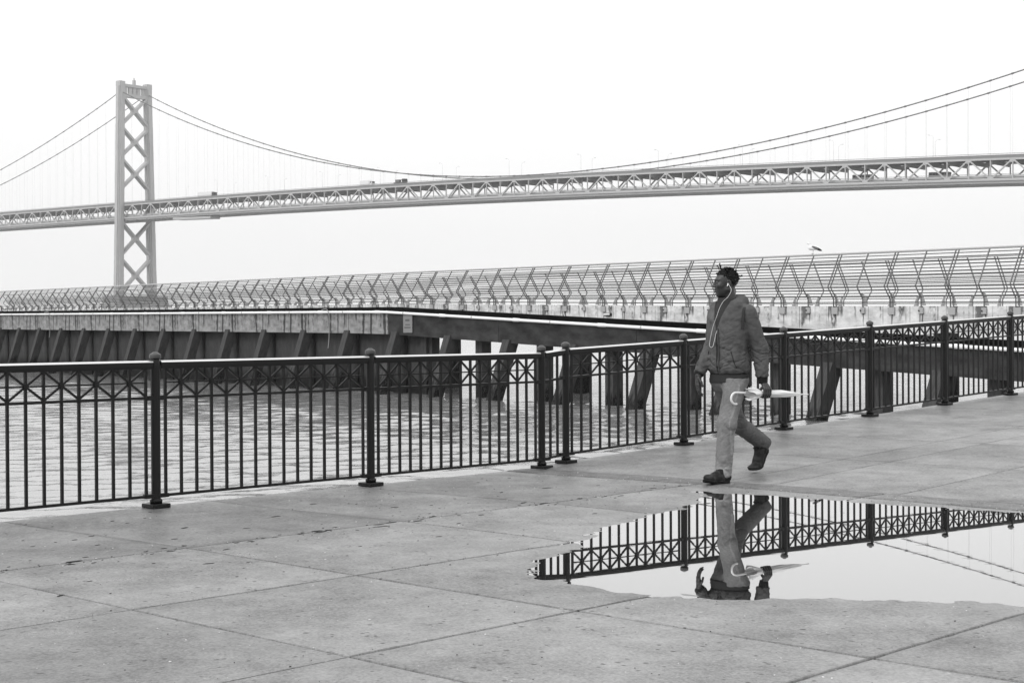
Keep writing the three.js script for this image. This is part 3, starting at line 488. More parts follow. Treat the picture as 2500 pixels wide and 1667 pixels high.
{
  const white = grey(0.75), dark = grey(0.03), glass = grey(0.02, { roughness: 0.1 }), mid = grey(0.16), tyre = new THREE.CylinderGeometry(0.5, 0.5, 0.3, 12).rotateX(Math.PI / 2);
  const wheels = (o, xs) => { for (const x of xs) for (const z of [-1.05, 1.05]) part('wheel', tyre, dark, o).position.set(x, 0.5, z); };
  const boxTruck = (len, body, cab, cabBox) => o => {
    part('cargo_box', new RoundedBoxGeometry(len, 2.7, 2.5, 1, 0.06).translate(-len / 2, 2.4, 0), body, o); part('chassis', boxGeo(-len, 2.6, 0.6, 1, -0.9, 0.9), dark, o);
    const c = part('cab', new RoundedBoxGeometry(2, 2.3, 2.4, 2, 0.18).translate(1.3, 2.05, 0), cab, o); part('windscreen', boxGeo(2.28, 2.34, 2.1, 2.95, -1, 1), glass, c); part('side_window', boxGeo(0.9, 1.9, 2.1, 2.9, 1.19, 1.23), glass, c); wheels(o, [-len + 1, -len + 2.2, 1.3]);
  };
  const road = l => deckH(l) + 0.12, grp = 'vehicles on the upper deck of the bridge';
  vehicle('truck', 'white box trailer truck with dark cab on the bridge beside the tower', 'truck', 4.0, 4, road(4), boxTruck(13, white, dark), grp);
  vehicle('truck', 'small white box truck, second vehicle from the tower on the upper deck', 'truck', 11.25, 4, road(11.25), boxTruck(7, white, white), grp);
  vehicle('truck', 'dark flatbed truck with machinery ahead of the small white box truck', 'truck', 12.6, 4, road(12.6), o => { part('bed', boxGeo(-6, 0, 1, 1.35, -1.2, 1.2), dark, o); part('load', new RoundedBoxGeometry(3, 1.7, 2, 2, 0.2).translate(-3.8, 2.2, 0), mid, o); part('load_arm', boxGeo(-2.6, -0.6, 2.6, 3, -0.3, 0.3), mid, o); const c = part('cab', new RoundedBoxGeometry(2, 2.4, 2.4, 2, 0.18).translate(1.1, 2.1, 0), dark, o); part('windscreen', boxGeo(2.07, 2.13, 2.2, 3, -1, 1), glass, c); wheels(o, [-5, -3.8, 1.1]); }, grp);
  const bus = o => { const b = part('body', new RoundedBoxGeometry(9, 2.9, 2.5, 2, 0.2).translate(0, 1.85, 0), mid, o); for (let k = 0; k < 6; k++) part('window', boxGeo(-4 + k * 1.35, -2.9 + k * 1.35, 2.1, 2.9, 1.24, 1.27), glass, b); wheels(o, [-2.8, 3]); };
  vehicle('bus', 'dark boxy bus on the lower deck nearest the right edge', 'bus', 29.15, 7, chord(29.15) + 0.87, bus, 'vehicles on the lower deck of the bridge');
  vehicle('bus', 'dark boxy bus on the lower deck behind the other bus', 'bus', 27.25, 7, chord(27.25) + 0.87, bus, 'vehicles on the lower deck of the bridge');
  // lamp posts
  const pole = new THREE.CylinderGeometry(0.045, 0.08, 8.4, 6).translate(0, 4.2, 0);
  const lampMat = M.hanger;
  const ord = ['first', 'second', 'third', 'fourth', 'fifth', 'sixth', 'seventh', 'eighth', 'ninth', 'tenth', 'eleventh', 'twelfth', 'thirteenth'];
  for (const far of [0, 1]) for (let k = -5, c = 0; k <= 7; k++, c++) {
    const l = 14.35 + 2.47 * k - far * 0.45, p = far ? FAR : 0, a = B(l, p, deckH(l) + 0.1);
    const o = thing('street_lamp', `${ord[c]} thin lamp post right of the tower on the ${far ? 'far' : 'near'} side of the bridge deck`, 'street lamp', a.toArray(), Math.atan2(-11.8, 14.12), 'lamp posts along the bridge deck');
    part('pole', pole, lampMat, o); const sx = far ? 1 : -1;
    part('arm', tubeGeo([[0, 8.3, 0], [0, 9, 0], [sx * 0.6, 9.6, 0], [sx * 1.6, 9.9, 0]], 0.045, 10, 5), lampMat, o); part('lamp_head', new RoundedBoxGeometry(0.9, 0.18, 0.36, 1, 0.08).translate(sx * 1.9, 9.9, 0), lampMat, o);
  }
}

// ---------------------------------------------------------------- gulls
{
  const feather = new THREE.MeshPhysicalMaterial({ vertexColors: true, roughness: 0.8 }), legM = grey(0.3);
  const l = 10.48, y = (railTop(l) - kerb(l)) / 1.38 * 1.385 + kerb(l) + 0.03, at = Q(l, -0.21, y);
  const g = thing('seagull', 'white gull with dark wings standing on the pier top rail', 'gull', at.toArray(), THREE.MathUtils.degToRad(-8));
  // x: tail towards +x, head at -x
  const body = (x, y, z) => { let d = ell(x, y, z, [0, 0.155, 0], [0.125, 0.062, 0.058]); d = smin(d, cap(x, y, z, [-0.075, 0.18, 0], [-0.105, 0.27, 0.004], 0.045, 0.03), 0.05); d = smin(d, ell(x, y, z, [-0.108, 0.285, 0.004], [0.035, 0.03, 0.028]), 0.02); d = smin(d, cap(x, y, z, [0.08, 0.145, 0], [0.2, 0.1, 0], 0.035, 0.012), 0.04); return smin(d, cap(x, y, z, [-0.13, 0.28, 0.004], [-0.165, 0.268, 0.006], 0.011, 0.005), 0.006); };
  part('body', surfaceNets(body, [-0.2, 0.05, -0.09], [0.26, 0.34, 0.09], 0.008, (x, y) => x < -0.142 && y > 0.2 ? 0.3 : x > 0.16 ? 0.05 : 0.82), feather, g);
  for (const s of [-1, 1]) {
    const wing = (x, y, z) => { const d = ell(x * 0.9 + (y - 0.165) * 0.42, y + x * 0.38, z - s * 0.056, [0.078, 0.182, 0], [0.1, 0.038, 0.018]); return smin(d, cap(x, y, z, [0.09, 0.145, s * 0.04], [0.235, 0.085, s * 0.012], 0.02, 0.006), 0.02); };
    part('wing', surfaceNets(wing, [-0.1, 0.04, s > 0 ? 0 : -0.1], [0.27, 0.28, s > 0 ? 0.1 : 0], 0.007, x => x > 0.13 ? 0.012 : 0.13), feather, g);
    rod('leg', V(0.005, 0.105, s * 0.022), V(0.0, 0.004, s * 0.022), 0.0045, legM, g, CYL6); part('foot', boxGeo(-0.035, 0.012, 0, 0.008, s * 0.022 - 0.014, s * 0.022 + 0.014), legM, g);
  }
}

// ---------------------------------------------------------------- the walking man (local x to his left, z ahead)
{
  const man = thing('person', 'person in a grey hooded jacket and faded jeans striding past the puddle', 'person', [1.70, 0, -13.0], Math.atan2(-0.69, 0.72));
  const skin = grey(0.026, { roughness: 0.38, specularIntensity: 0.7, vertexColors: true }); skin.color.setRGB(1, 1, 1);
  const jk = new THREE.MeshPhysicalMaterial({ roughness: 0.75, vertexColors: true, bumpMap: clothBump, bumpScale: 0.003, specularIntensity: 0.3 }), den = new THREE.MeshPhysicalMaterial({ roughness: 0.9, vertexColors: true, bumpMap: clothBump, bumpScale: 0.004, specularIntensity: 0.2 });
  const rib = grey(0.014, { roughness: 0.9 }), shirtM = grey(0.035, { roughness: 0.9 }), shoeM = new THREE.MeshPhysicalMaterial({ roughness: 0.6, specularIntensity: 0.3, vertexColors: true });
  // joints
  const J = { ls: [.078, 1.415, -.32], le: [.13, 1.13, -.42], lw: [.157, .86, -.425], rs: [-.222, 1.41, -.295], re: [-.272, 1.15, -.30], rw: [-.272, .925, -.12],
    lh: [-.01, .90, -.28], lk: [.01, .50, -.115], la: [.0, .10, -.07], rh: [-.19, .90, -.31], rk: [-.205, .475, -.55], ra: [-.225, .265, -.985] };
  const CX = -0.10, cz = y => pw(y, [[.8, -.30], [1.1, -.285], [1.35, -.275], [1.55, -.275]]);
  // --- head, its own frame: face along +z, turned to his right
  const HC = [-0.10, 1.672, -0.262], HA = -46 * Math.PI / 180, ch = Math.cos(HA), sh = Math.sin(HA);
  const toHead = (x, y, z) => { const dx = x - HC[0], dz = z - HC[2]; return [dx * ch - dz * sh, y - HC[1], dx * sh + dz * ch]; };
  const fromHead = p => V(HC[0] + p[0] * ch + p[2] * sh, HC[1] + p[1], HC[2] - p[0] * sh + p[2] * ch);
  const headSD = (x, y, z) => {
    const ax = Math.abs(x);
    let d = ell(x, y, z, [0, .035, -.012], [.073, .083, .096]);
    d = smin(d, ell(x, y, z, [0, -.032, .034], [.057, .083, .057]), .04);
    d = smin(d, cap(ax, y, z, [.05, -.052, -.008], [.012, -.098, .058], .02, .019), .03);
    d = smin(d, ell(x, y, z, [0, -.1, .064], [.021, .017, .017]), .018);
    d = smin(d, cap(ax, y, z, [.006, .026, .086], [.044, .024, .066], .011, .009), .014);
    d = smin(d, ell(ax, y, z, [.04, -.022, .06], [.024, .02, .02]), .025);
    d = smax(d, -ell(ax, y, z, [.031, .006, .094], [.018, .012, .018]), .012);
    d = smin(d, ell(ax, y, z, [.031, .005, .073], [.015, .011, .014]), .004);
    d = smin(d, cap(x, y, z, [0, .014, .089], [0, -.026, .105], .008, .0125), .010);
    d = smin(d, ell(ax, y, z, [.013, -.029, .095], [.0095, .0085, .011]), .006);
    d = smin(d, ell(x, y, z, [0, -.0535, .09], [.025, .008, .0135]), .006);
    d = smin(d, ell(x, y, z, [0, -.071, .087], [.023, .0095, .0135]), .006);
    d = smax(d, -ell(x, y, z, [0, -.0622, .104], [.022, .0022, .012]), .004);
    let e = ell(ax, y, z, [.075, -.004, -.014], [.012, .031, .021]); e = smax(e, -ell(ax, y, z, [.088, -.002, -.010], [.008, .018, .011]), .006); d = smin(d, e, .006);
    return smin(d, cap(x, y, z, [0, -.07, -.022], [0, -.19, -.045], .052, .06), .03);
  };
  // --- hands
  const chain = (pts, rr) => (x, y, z) => { let d = 1e9; for (let i = 0; i + 1 < pts.length; i++) d = smin(d, cap(x, y, z, pts[i], pts[i + 1], rr[i], rr[i + 1]), .004); return d; };
  const add = (p, ...vs) => { const r = [...p]; for (const [v, s] of vs) for (let i = 0; i < 3; i++) r[i] += v[i] * s; return r; };
  const rhParts = [], lhParts = [];
  { // right hand hanging, fingers curled, thumb ahead
    const W = [-.27, .893, -.098], d = [-.02, -.985, .12], n = [.62, 0, -.78], w = [.78, 0.1, .62];
    rhParts.push(chain([J.rw, W], [.03, .027])); rhParts.push(chain([W, add(W, [d, .05], [w, .012]), add(W, [d, .085], [w, .022])], [.026, .02, .014])); rhParts.push(chain([W, add(W, [d, .05], [w, -.012]), add(W, [d, .08], [w, -.026])], [.026, .02, .013])); rhParts.push(chain([add(W, [d, .03]), add(W, [d, .085])], [.022, .015]));
    [[.03, .046, .03, .022], [.011, .05, .034, .024], [-.009, .046, .031, .022], [-.028, .036, .025, .019]].forEach(([o, a, b, c], i) => { const k = add(W, [d, .085 - Math.abs(o) * .15], [w, o]), p1 = add(k, [d, a * .96], [n, a * .2]), p2 = add(p1, [d, b * .84], [n, b * .5]), p3 = add(p2, [d, c * .55], [n, c * .8]); rhParts.push(chain([k, p1, p2, p3], [.0095, .009, .008, .007])); });
    const t0 = add(W, [d, .025], [w, .026]), t1 = add(t0, [d, .035], [w, .02], [n, .018]), t2 = add(t1, [d, .034], [n, .012], [w, .002]); rhParts.push(chain([t0, t1, t2], [.013, .011, .009]));
  }
  const S = [.288, -.045, -.955], GP = [.178, .744, -.425];   // umbrella axis (towards its tip) and grip point
  { // left hand closed round the umbrella
    const out = [.955, .06, .288], up = [0, 1, -.05];
    const W = [.162, .838, -.425]; lhParts.push(chain([J.lw, W], [.031, .028]));
    for (const o of [-.026, 0, .026]) lhParts.push(chain([W, add(GP, [S, o], [out, .03], [up, .034])], [.026, .016]));
    [-.033, -.0115, .0105, .031].forEach((o, i) => { const k = add(GP, [S, o], [out, .034], [up, .03]), r = [.034, .036, .035, .031][i]; lhParts.push(chain([k, add(GP, [S, o], [out, r], [up, -.006]), add(GP, [S, o], [out, .014], [up, -r]), add(GP, [S, o], [out, -.018], [up, -.027])], [.0105, .0105, .0095, .0085])); });
    lhParts.push(chain([add(GP, [S, -.03], [up, .055], [out, .012]), add(GP, [S, -.038], [out, -.016], [up, .03]), add(GP, [S, -.02], [out, -.03], [up, -.002])], [.014, .011, .009]));
  }
  const union = (L, k) => (x, y, z) => { let d = 1e9; for (const f of L) d = smin(d, f(x, y, z), k); return d; };
  const rh = union(rhParts, .005), lh = union(lhParts, .005);
  const tone = (x, y, z) => 0.034 * (1 + 0.25 * noise3(x * 60, y * 60, z * 60));
  { // body: head, hands and the figure under the clothes as one surface
    const headG = surfaceNets((x, y, z) => headSD(...toHead(x, y, z)), [-.24, 1.475, -.40], [.03, 1.81, -.12], .0036, (x, y, z) => { const [hx, hy, hz] = toHead(x, y, z); const lip = hy < -.045 && hy > -.082 && hz > .08 ? 1.35 : 1, brow = Math.abs(hy - .027) < .006 && hz > .05 && Math.abs(hx) > .012 ? .45 : 1, beard = hy < -.06 && hz > -.02 && hz < .078 ? .75 : 1; return tone(x, y, z) * lip * brow * beard * (hy > .035 && hz > .05 ? 1.35 : 1); });
    const rhG = surfaceNets(rh, [-.37, .70, -.22], [-.18, .97, .04], .0036, tone), lhG = surfaceNets(lh, [.08, .70, -.52], [.27, .90, -.34], .0036, tone);
    const core = (x, y, z) => { let d = cap(x, y, z, [CX, .92, -.30], [CX, 1.3, -.28], .085, .1); d = smin(d, cap(x, y, z, [CX, 1.3, -.28], [CX, 1.5, -.275], .1, .05), .05);
      for (const [a, b, ra, rb] of [['ls', 'le', .04, .032], ['le', 'lw', .032, .027], ['rs', 're', .04, .032], ['re', 'rw', .032, .027], ['lh', 'lk', .06, .045], ['lk', 'la', .042, .034], ['rh', 'rk', .06, .045], ['rk', 'ra', .042, .034]]) d = smin(d, cap(x, y, z, J[a], J[b], ra, rb), .03); return d; };
    const coreG = surfaceNets(core, [-.44, .02, -1.1], [.26, 1.6, 0], .014, tone);
    part('body', mergeGeometries([headG, coreG, rhG, lhG]), skin, man);
    for (const s of [1, -1]) { const e = part('eye', new THREE.SphereGeometry(.0122, 16, 12), grey(0.1, { roughness: 0.3 }), man); e.position.copy(fromHead([s * .031, .0065, .0775])); const p = part('pupil', new THREE.SphereGeometry(.0062, 10, 8), grey(0.008, { roughness: 0.1 }), e); const v = fromHead([s * .031, .0065, .0865]).sub(e.position); p.position.copy(v); }
  }
  { // hair: short twists, a few standing up
    const hairM = grey(0.0075, { roughness: 0.85 });
    const hl = (x, z) => z > .03 ? .05 + (z - .03) * .25 + Math.abs(x) * .25 : lerp(.05, -.075, smooth(.03, -.075, z)) + (Math.abs(x) > .06 && z > -.045 && z < .02 ? .012 : 0);
    const hair = (x, y, z) => { const [hx, hy, hz] = toHead(x, y, z); const bumps = .006 * noise3(hx * 70, hy * 70, hz * 70) + .004 * noise3(hx * 150, hy * 150, hz * 150); let d = ell(hx, hy, hz, [0, .041, -.013], [.077, .085, .097]) - bumps; return smax(d, hl(hx, hz) - hy, .008); };
    const h = part('hair', surfaceNets(hair, [-.24, 1.56, -.40], [.03, 1.84, -.12], .0042), hairM, man);
    const r = mulberry(91), tw = []; const spike = (a, b, c, L, R = .006) => { const p0 = fromHead(a), p1 = fromHead(b), p2 = fromHead(c); tw.push(new THREE.TubeGeometry(new THREE.CatmullRomCurve3([p0, p1, p2]), 8, R, 6)); };
    spike([.02, .11, .06], [.022, .137, .07], [.02, .15, .082], 1, .0045); spike([.03, .115, .05], [.03, .145, .055], [.032, .168, .058], 1, .0055); spike([.01, .115, .045], [.015, .14, .048], [.012, .152, .045], 1); spike([.0, .06, -.105], [0, .058, -.125], [0, .066, -.138], 1, .007);
    for (let i = 0; i < 46; i++) { const a = r() * 6.28, e = 0.25 + r() * 1.2, c = Math.cos(e), n = [Math.cos(a) * c, Math.sin(e), Math.sin(a) * c], b = [n[0] * .074, .042 + n[1] * .08, -.013 + n[2] * .093]; if (b[1] < hl(b[0], b[2]) + .012) continue; const q = [b[0] + n[0] * .009 + (r() - .5) * .014, b[1] + n[1] * .009, b[2] + n[2] * .009 + (r() - .5) * .014], w = [q[0] + n[0] * .006 + (r() - .5) * .02, q[1] + n[1] * .004 - .004, q[2] + n[2] * .006 + (r() - .5) * .02]; spike(b, q, w, 1, .0055 + r() * .003); }
    for (const t of tw) part('twist', t, hairM, h);
  }
  // --- jacket
  const torso = (x, y, z, g) => { const rx = pw(y, [[.86, .15], [.9, .158], [.94, .18], [1.0, .187], [1.12, .177], [1.28, .18], [1.38, .178], [1.45, .145], [1.5, .11], [1.56, .085]]) + g, rz = pw(y, [[.86, .118], [.9, .13], [.94, .152], [1.0, .158], [1.12, .148], [1.28, .15], [1.38, .14], [1.45, .112], [1.5, .088], [1.56, .08]]) + g; return (Math.hypot((x - CX) / rx, (z - cz(y)) / rz) - 1) * Math.min(rx, rz) * 0.95; };
  const crease = (a, b, c) => Math.min(1, Math.abs(noise3(a, b, c)) * 2.6);   // soft swellings parted by thin valleys
  const folds = (x, y, z, f) => { const w = 0.05 * noise3(x * 6, y * 6, z * 6), d = (x - CX) * 0.55; return f * (0.5 - 0.8 * crease(x * 8 + 3, (y + d + w) * 15, z * 8) - 0.45 * crease(x * 15 + 9, (y - d * 0.8 + w) * 29, z * 15) + 0.2 * noise3(x * 52, y * 60, z * 52)) + 0.15 * f; };
  const sleeves = (x, y, z, g) => {
    let l = smin(cap(x, y, z, J.ls, J.le, .076 + g, .066 + g), cap(x, y, z, J.le, J.lw, .066 + g, .053 + g), .03), r = smin(cap(x, y, z, J.rs, J.re, .076 + g, .064 + g), cap(x, y, z, J.re, J.rw, .064 + g, .052 + g), .03);
    return [smax(l, .885 - y, .008), smax(r, (J.rw[1] - y) * 0.8 + (z - J.rw[2]) * 0.5 - .02, .008)];
  };
  const jacket = (x, y, z) => {
    let d = torso(x, y, z, 0); d = smax(d, .905 - y, .02); d = smax(d, y - 1.53, .02);
    const [l, r] = sleeves(x, y, z, 0); d = smin(d, Math.min(l, r), .035);
    // collapsed hood round the back of the neck and down to the open collar
    for (const [a, b, ra, rb] of [[[.012, 1.475, -.26], [-.02, 1.51, -.36], .048, .062], [[-.02, 1.51, -.36], [-.14, 1.515, -.40], .062, .06], [[-.14, 1.53, -.385], [-.235, 1.48, -.29], .042, .034], [[.015, 1.47, -.27], [-.045, 1.36, -.155], .034, .02], [[-.235, 1.48, -.29], [-.165, 1.36, -.15], .03, .02]]) d = smin(d, cap(x, y, z, a, b, ra, rb), .022);
    d += folds(x, y, z, .0042 + .0065 * smooth(1.32, 1.05, y));
    // open collar: a V cut, and the neck hole
    const v = Math.max(Math.abs(x - CX + .005) - Math.max(0, (y - 1.27)) * .31, (cz(y) + .03) - z); d = smax(d, -v, .012);
    return smax(d, -cap(x, y, z, [CX, 1.46, -.262], [CX - .01, 1.62, -.25], .066, .085), .014);
  };
  const jt = (x, y, z) => .08 * (1 + .22 * noise3(x * 7, y * 7, z * 7) + .16 * noise3(x * 50, y * 50, z * 50));
  const jm = part('jacket', surfaceNets(jacket, [-.46, .86, -.56], [.27, 1.61, .0], .0062, jt), jk, man);
  // ribbed hem and cuffs
  const hem = (x, y, z) => smax(Math.abs(torso(x, Math.min(y, .905), z, -.004 + .0015 * Math.sin((x + z) * 420))) - .008, Math.abs(y - .886) - .034, .006);
  part('hem', surfaceNets(hem, [-.3, .84, -.48], [.1, .94, -.12], .006), rib, jm);
  for (const [a, b] of [[[.155, .9, -.424], [.161, .825, -.425]], [[-.272, .965, -.145], [-.27, .892, -.1]]]) {
    const c = (x, y, z) => { let d = cap(x, y, z, a, b, .046, .036); const dx = b[0] - a[0], dy = b[1] - a[1], dz = b[2] - a[2], L = Math.hypot(dx, dy, dz), t = ((x - a[0]) * dx + (y - a[1]) * dy + (z - a[2]) * dz) / L; return smax(d, Math.abs(t - L / 2) - L / 2, .006); };
    part('cuff', surfaceNets(c, [Math.min(a[0], b[0]) - .06, b[1] - .05, Math.min(a[2], b[2]) - .06], [Math.max(a[0], b[0]) + .06, a[1] + .05, Math.max(a[2], b[2]) + .06], .005), rib, jm);
  }
  const onT = (x, y, g) => { const rx = pw(y, [[.94, .18], [1.0, .187], [1.12, .177], [1.28, .18], [1.38, .178]]), rz = pw(y, [[.94, .152], [1.0, .158], [1.12, .148], [1.28, .15], [1.38, .14]]); return cz(y) + (rz + g) * Math.sqrt(Math.max(0, 1 - ((x - CX) / (rx + g)) ** 2)); };
  part('zip', tubeGeo([1.28, 1.2, 1.1, 1.0, .93].map(y => [CX - .004, y, onT(CX, y, .002)]), .0032, 20, 5), rib, jm);
  part('zip_flap', tubeGeo([1.29, 1.2, 1.1, 1.0, .93].map(y => [CX + .016, y, onT(CX + .016, y, .003)]), .008, 20, 6), jk.clone(), jm).material.vertexColors = false; jm.children[jm.children.length - 1].material.color.setRGB(.06, .06, .06);
  part('pocket_seam', tubeGeo([1.10, 1.05, 1.0, .96].map((y, i) => [.015 + i * .012, y, onT(.015 + i * .012, y, .002)]), .0034, 12, 5), rib, jm);
  part('pocket_seam', tubeGeo([1.10, 1.05, 1.0, .96].map((y, i) => [-.215 - i * .01, y, onT(-.215 - i * .01, y, .002)]), .0034, 12, 5), rib, jm);
  { // strap over the near shoulder
    const pts = [[.07, 1.475, -.315], [.09, 1.455, -.25], [.094, 1.38, -.232], [.088, 1.28, -.236]].map(p => V(...p)), c = new THREE.CatmullRomCurve3(pts), sh2 = new THREE.Shape([[-.003, -.011], [.003, -.011], [.003, .011], [-.003, .011]].map(a => new THREE.Vector2(...a)));
    part('strap', new THREE.ExtrudeGeometry(sh2, { steps: 16, extrudePath: c }), shirtM, jm);
  }
  // --- shirt under the jacket
  const shirt = (x, y, z) => { let d = torso(x, y, z, -.013); d = smin(d, (Math.hypot((x - CX) / .176, (z + .30) / .142) - 1) * .142 + Math.max(0, y - .9) * 2, .01); d = smin(d, cap(x, y, z, [CX, 1.45, -.272], [CX, 1.535, -.268], .075, .063), .03); d = smax(d, .832 - y, .006); return smax(d, y - 1.548, .01) + .002 * noise3(x * 26, y * 30, z * 26); };
  part('shirt', surfaceNets(shirt, [-.32, .78, -.50], [.12, 1.58, -.08], .007), shirtM, man);
  // --- jeans
  const jeans = (x, y, z) => {
    let hip = ell(x, y, z, [CX, .875, -.30], [.158, .105, .128]);
    let l = smin(cap(x, y, z, [-.015, .86, -.285], J.lk, .098, .074), cap(x, y, z, J.lk, [.0, .075, -.075], .074, .068), .04), r = smin(cap(x, y, z, [-.185, .86, -.31], J.rk, .097, .074), cap(x, y, z, J.rk, [-.222, .272, -.99], .074, .068), .04);
    const pucker = smooth(.34, .12, y) * .006;
    let d = smin(smin(hip, l, .05), smin(hip, r, .05), .012);
    const ca = (x + .225) * .05 + (y - .285) * -.42 + (z + .965) * -.9; d = smax(d, Math.min(1, ca - .045), .006);
    d = smax(d, .052 - y, .006); d = smax(d, y - .87, .01);
    const kn = Math.exp(-(((y - .48) / .1) ** 2)) + smooth(.78, .86, y), a = .0048 + .005 * kn + pucker; return d + a * (.45 - .8 * crease(x * 9 + 4, (y + x * .9 + z * .3) * 17, z * 9) - .4 * crease(x * 18, (y - x * 1.1) * 30, z * 18)) + .001 * noise3(x * 60, y * 60, z * 60);
  };
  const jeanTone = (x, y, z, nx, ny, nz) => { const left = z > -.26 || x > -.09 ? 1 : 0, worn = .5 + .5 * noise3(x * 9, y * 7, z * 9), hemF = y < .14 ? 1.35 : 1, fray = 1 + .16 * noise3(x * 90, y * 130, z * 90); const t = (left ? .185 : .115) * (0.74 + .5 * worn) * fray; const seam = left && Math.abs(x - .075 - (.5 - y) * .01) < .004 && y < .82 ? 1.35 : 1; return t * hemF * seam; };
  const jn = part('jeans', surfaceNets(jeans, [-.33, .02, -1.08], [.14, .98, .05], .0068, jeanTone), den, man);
  // --- shoes
  const shoe = (heel, dir, up, tilt) => { // heel point, toe direction, sole up
    const sx = [up[1] * dir[2] - up[2] * dir[1], up[2] * dir[0] - up[0] * dir[2], up[0] * dir[1] - up[1] * dir[0]];
    const L = p => { const d = [p[0] - heel[0], p[1] - heel[1], p[2] - heel[2]]; return [d[0] * sx[0] + d[1] * sx[1] + d[2] * sx[2], d[0] * up[0] + d[1] * up[1] + d[2] * up[2], d[0] * dir[0] + d[1] * dir[1] + d[2] * dir[2]]; };
    const curve = z => tilt * Math.max(0, z - .18) ** 2;   // toes bend where they press on the ground
    const f = (x, y, z) => { let [a, b, c] = L([x, y, z]); b -= curve(c);
      let d = cap(a, b, c, [0, .045, .04], [0, .042, .16], .040, .044); d = smin(d, ell(a, b, c, [.004, .035, .225], [.048, .038, .075]), .04); d = smin(d, cap(a, b, c, [0, .06, .045], [0, .115, .055], .043, .046), .03); d = smin(d, cap(a, b, c, [0, .1, .08], [0, .06, .17], .034, .03), .03); d = smax(d, b - .125, .01);
      const sole = Math.max(Math.abs(b - .008) - .011, Math.min(Math.hypot(a * 1.05, c - .05) - .044, Math.max(Math.abs(a) - .042 - .006 * smooth(.1, .2, c), Math.abs(c - .15) - .1), ell(a, 0, c, [.004, 0, .225], [.05, 1, .08])));
      return smin(smax(d, .004 - b, .006), sole, .004); };
    return [f, (x, y, z) => { let [a, b, c] = L([x, y, z]); b -= curve(c); return b < .019 ? .006 : (.014 + .018 * smooth(-.1, .5, noise3(x * 40, y * 40, z * 40))) * (c > .2 ? 1.3 : 1); }, L];
  };
  const nrm = v => { const l = Math.hypot(...v); return v.map(a => a / l); };
  { const dir = nrm([-.12, .05, .99]), up = nrm([.006, .998, -.05]); const [f, c] = shoe([.022, .0045, -.125], dir, up, 1.0); const s = part('shoe', surfaceNets(f, [-.1, -.02, -.2], [.12, .17, .24], .0055, c), shoeM, man); s.userData.label = 'planted leather shoe';
    for (let i = 0; i < 3; i++) { const z = .02 + i * .022; part('lace', tubeGeo([[.022 - .03 - z * .1, .105 - i * .012, z - .02], [-.01 - z * .1, .118 - i * .013, z - .014], [.03 - z * .1, .105 - i * .012, z - .008]], .004, 8, 5), rib, s); } }
  { const th = -54 * Math.PI / 180, dir = nrm([-.02, Math.sin(th), Math.cos(th)]), up = nrm([0, Math.cos(th), -Math.sin(th)]); const [f, c] = shoe([-.222, .238, -1.03], dir, up, 6.5); const s = part('shoe', surfaceNets(f, [-.33, -.03, -1.14], [-.12, .36, -.7], .0055, c), shoeM, man); s.userData.label = 'trailing shoe up on its toe';
    part('lace', tubeGeo([[-.25, .235, -.86], [-.222, .24, -.85], [-.19, .235, -.86]], .005, 8, 5), rib, s); }
  // --- earphones
  const wire = grey(0.8, { roughness: 0.5 });
  const ear = fromHead([.082, -.008, -.004]);
  const ep = part('earphones', mergeGeometries([tubeGeo([ear.toArray(), [-.006, 1.615, -.205], [-.012, 1.553, -.165], [-.03, 1.518, -.128], [-.05, 1.46, -.1], [-.068, 1.392, -.085], [-.108, 1.304, -.085], [-.134, 1.194, -.08], [-.14, 1.153, -.08], [-.128, 1.133, -.08], [-.114, 1.136, -.085], [-.101, 1.187, -.095], [-.095, 1.245, -.108], [-.092, 1.272, -.118]],   .0015, 110, 6)]), wire, man);
  part('ear_bud', new THREE.SphereGeometry(.0055, 10, 8), wire, ep).position.copy(ear); rod('bud_stem', ear, ear.clone().add(V(.002, -.02, .012)), .0035, wire, ep);

  // ---------------------------------------------------------------- umbrella carried level by its middle
  man.updateMatrixWorld(true);
  const grip = man.localToWorld(V(...GP)), axis = V(...S).normalize().transformDirection(man.matrixWorld);
  const um = thing('umbrella', 'furled white translucent umbrella with hooked handle carried level in a hand', 'umbrella', grip.toArray());
  const zax = axis.clone(), xax = V(0, 1, 0).cross(zax).normalize(), yax = zax.clone().cross(xax); um.quaternion.setFromRotationMatrix(new THREE.Matrix4().makeBasis(xax, yax, zax));
  const film = grey(0.72, { roughness: 0.35 }), clear = grey(0.7, { roughness: 0.15, clearcoat: 0.6 }), rodM = grey(0.55, { roughness: 0.25, metalness: 0.5 });
  const roll = (rF, z0, z1, wr, n) => { const NZ = 40, NA = 48, pos = [], idx = []; for (let i = 0; i <= NZ; i++) for (let j = 0; j <= NA; j++) { const t = i / NZ, z = lerp(z0, z1, t), a = j / NA * Math.PI * 2, r = rF(t) * (1 + wr * Math.sin(a * n + t * 5) + wr * .7 * Math.sin(a * (n * 2 + 1) - t * 9)); pos.push(Math.cos(a) * r, Math.sin(a) * r, z); if (i < NZ && j < NA) { const k = i * (NA + 1) + j; idx.push(k, k + 1, k + NA + 2, k, k + NA + 2, k + NA + 1); } } const g = new THREE.BufferGeometry(); g.setAttribute('position', new THREE.Float32BufferAttribute(pos, 3)); g.setIndex(idx); g.computeVertexNormals(); return g; };
  part('furled_canopy', roll(t => pw(t, [[0, .018], [.12, .019], [.22, .026], [.5, .0285], [.75, .022], [.93, .012], [1, .006]]), -.045, .39, .1, 4), film, um);
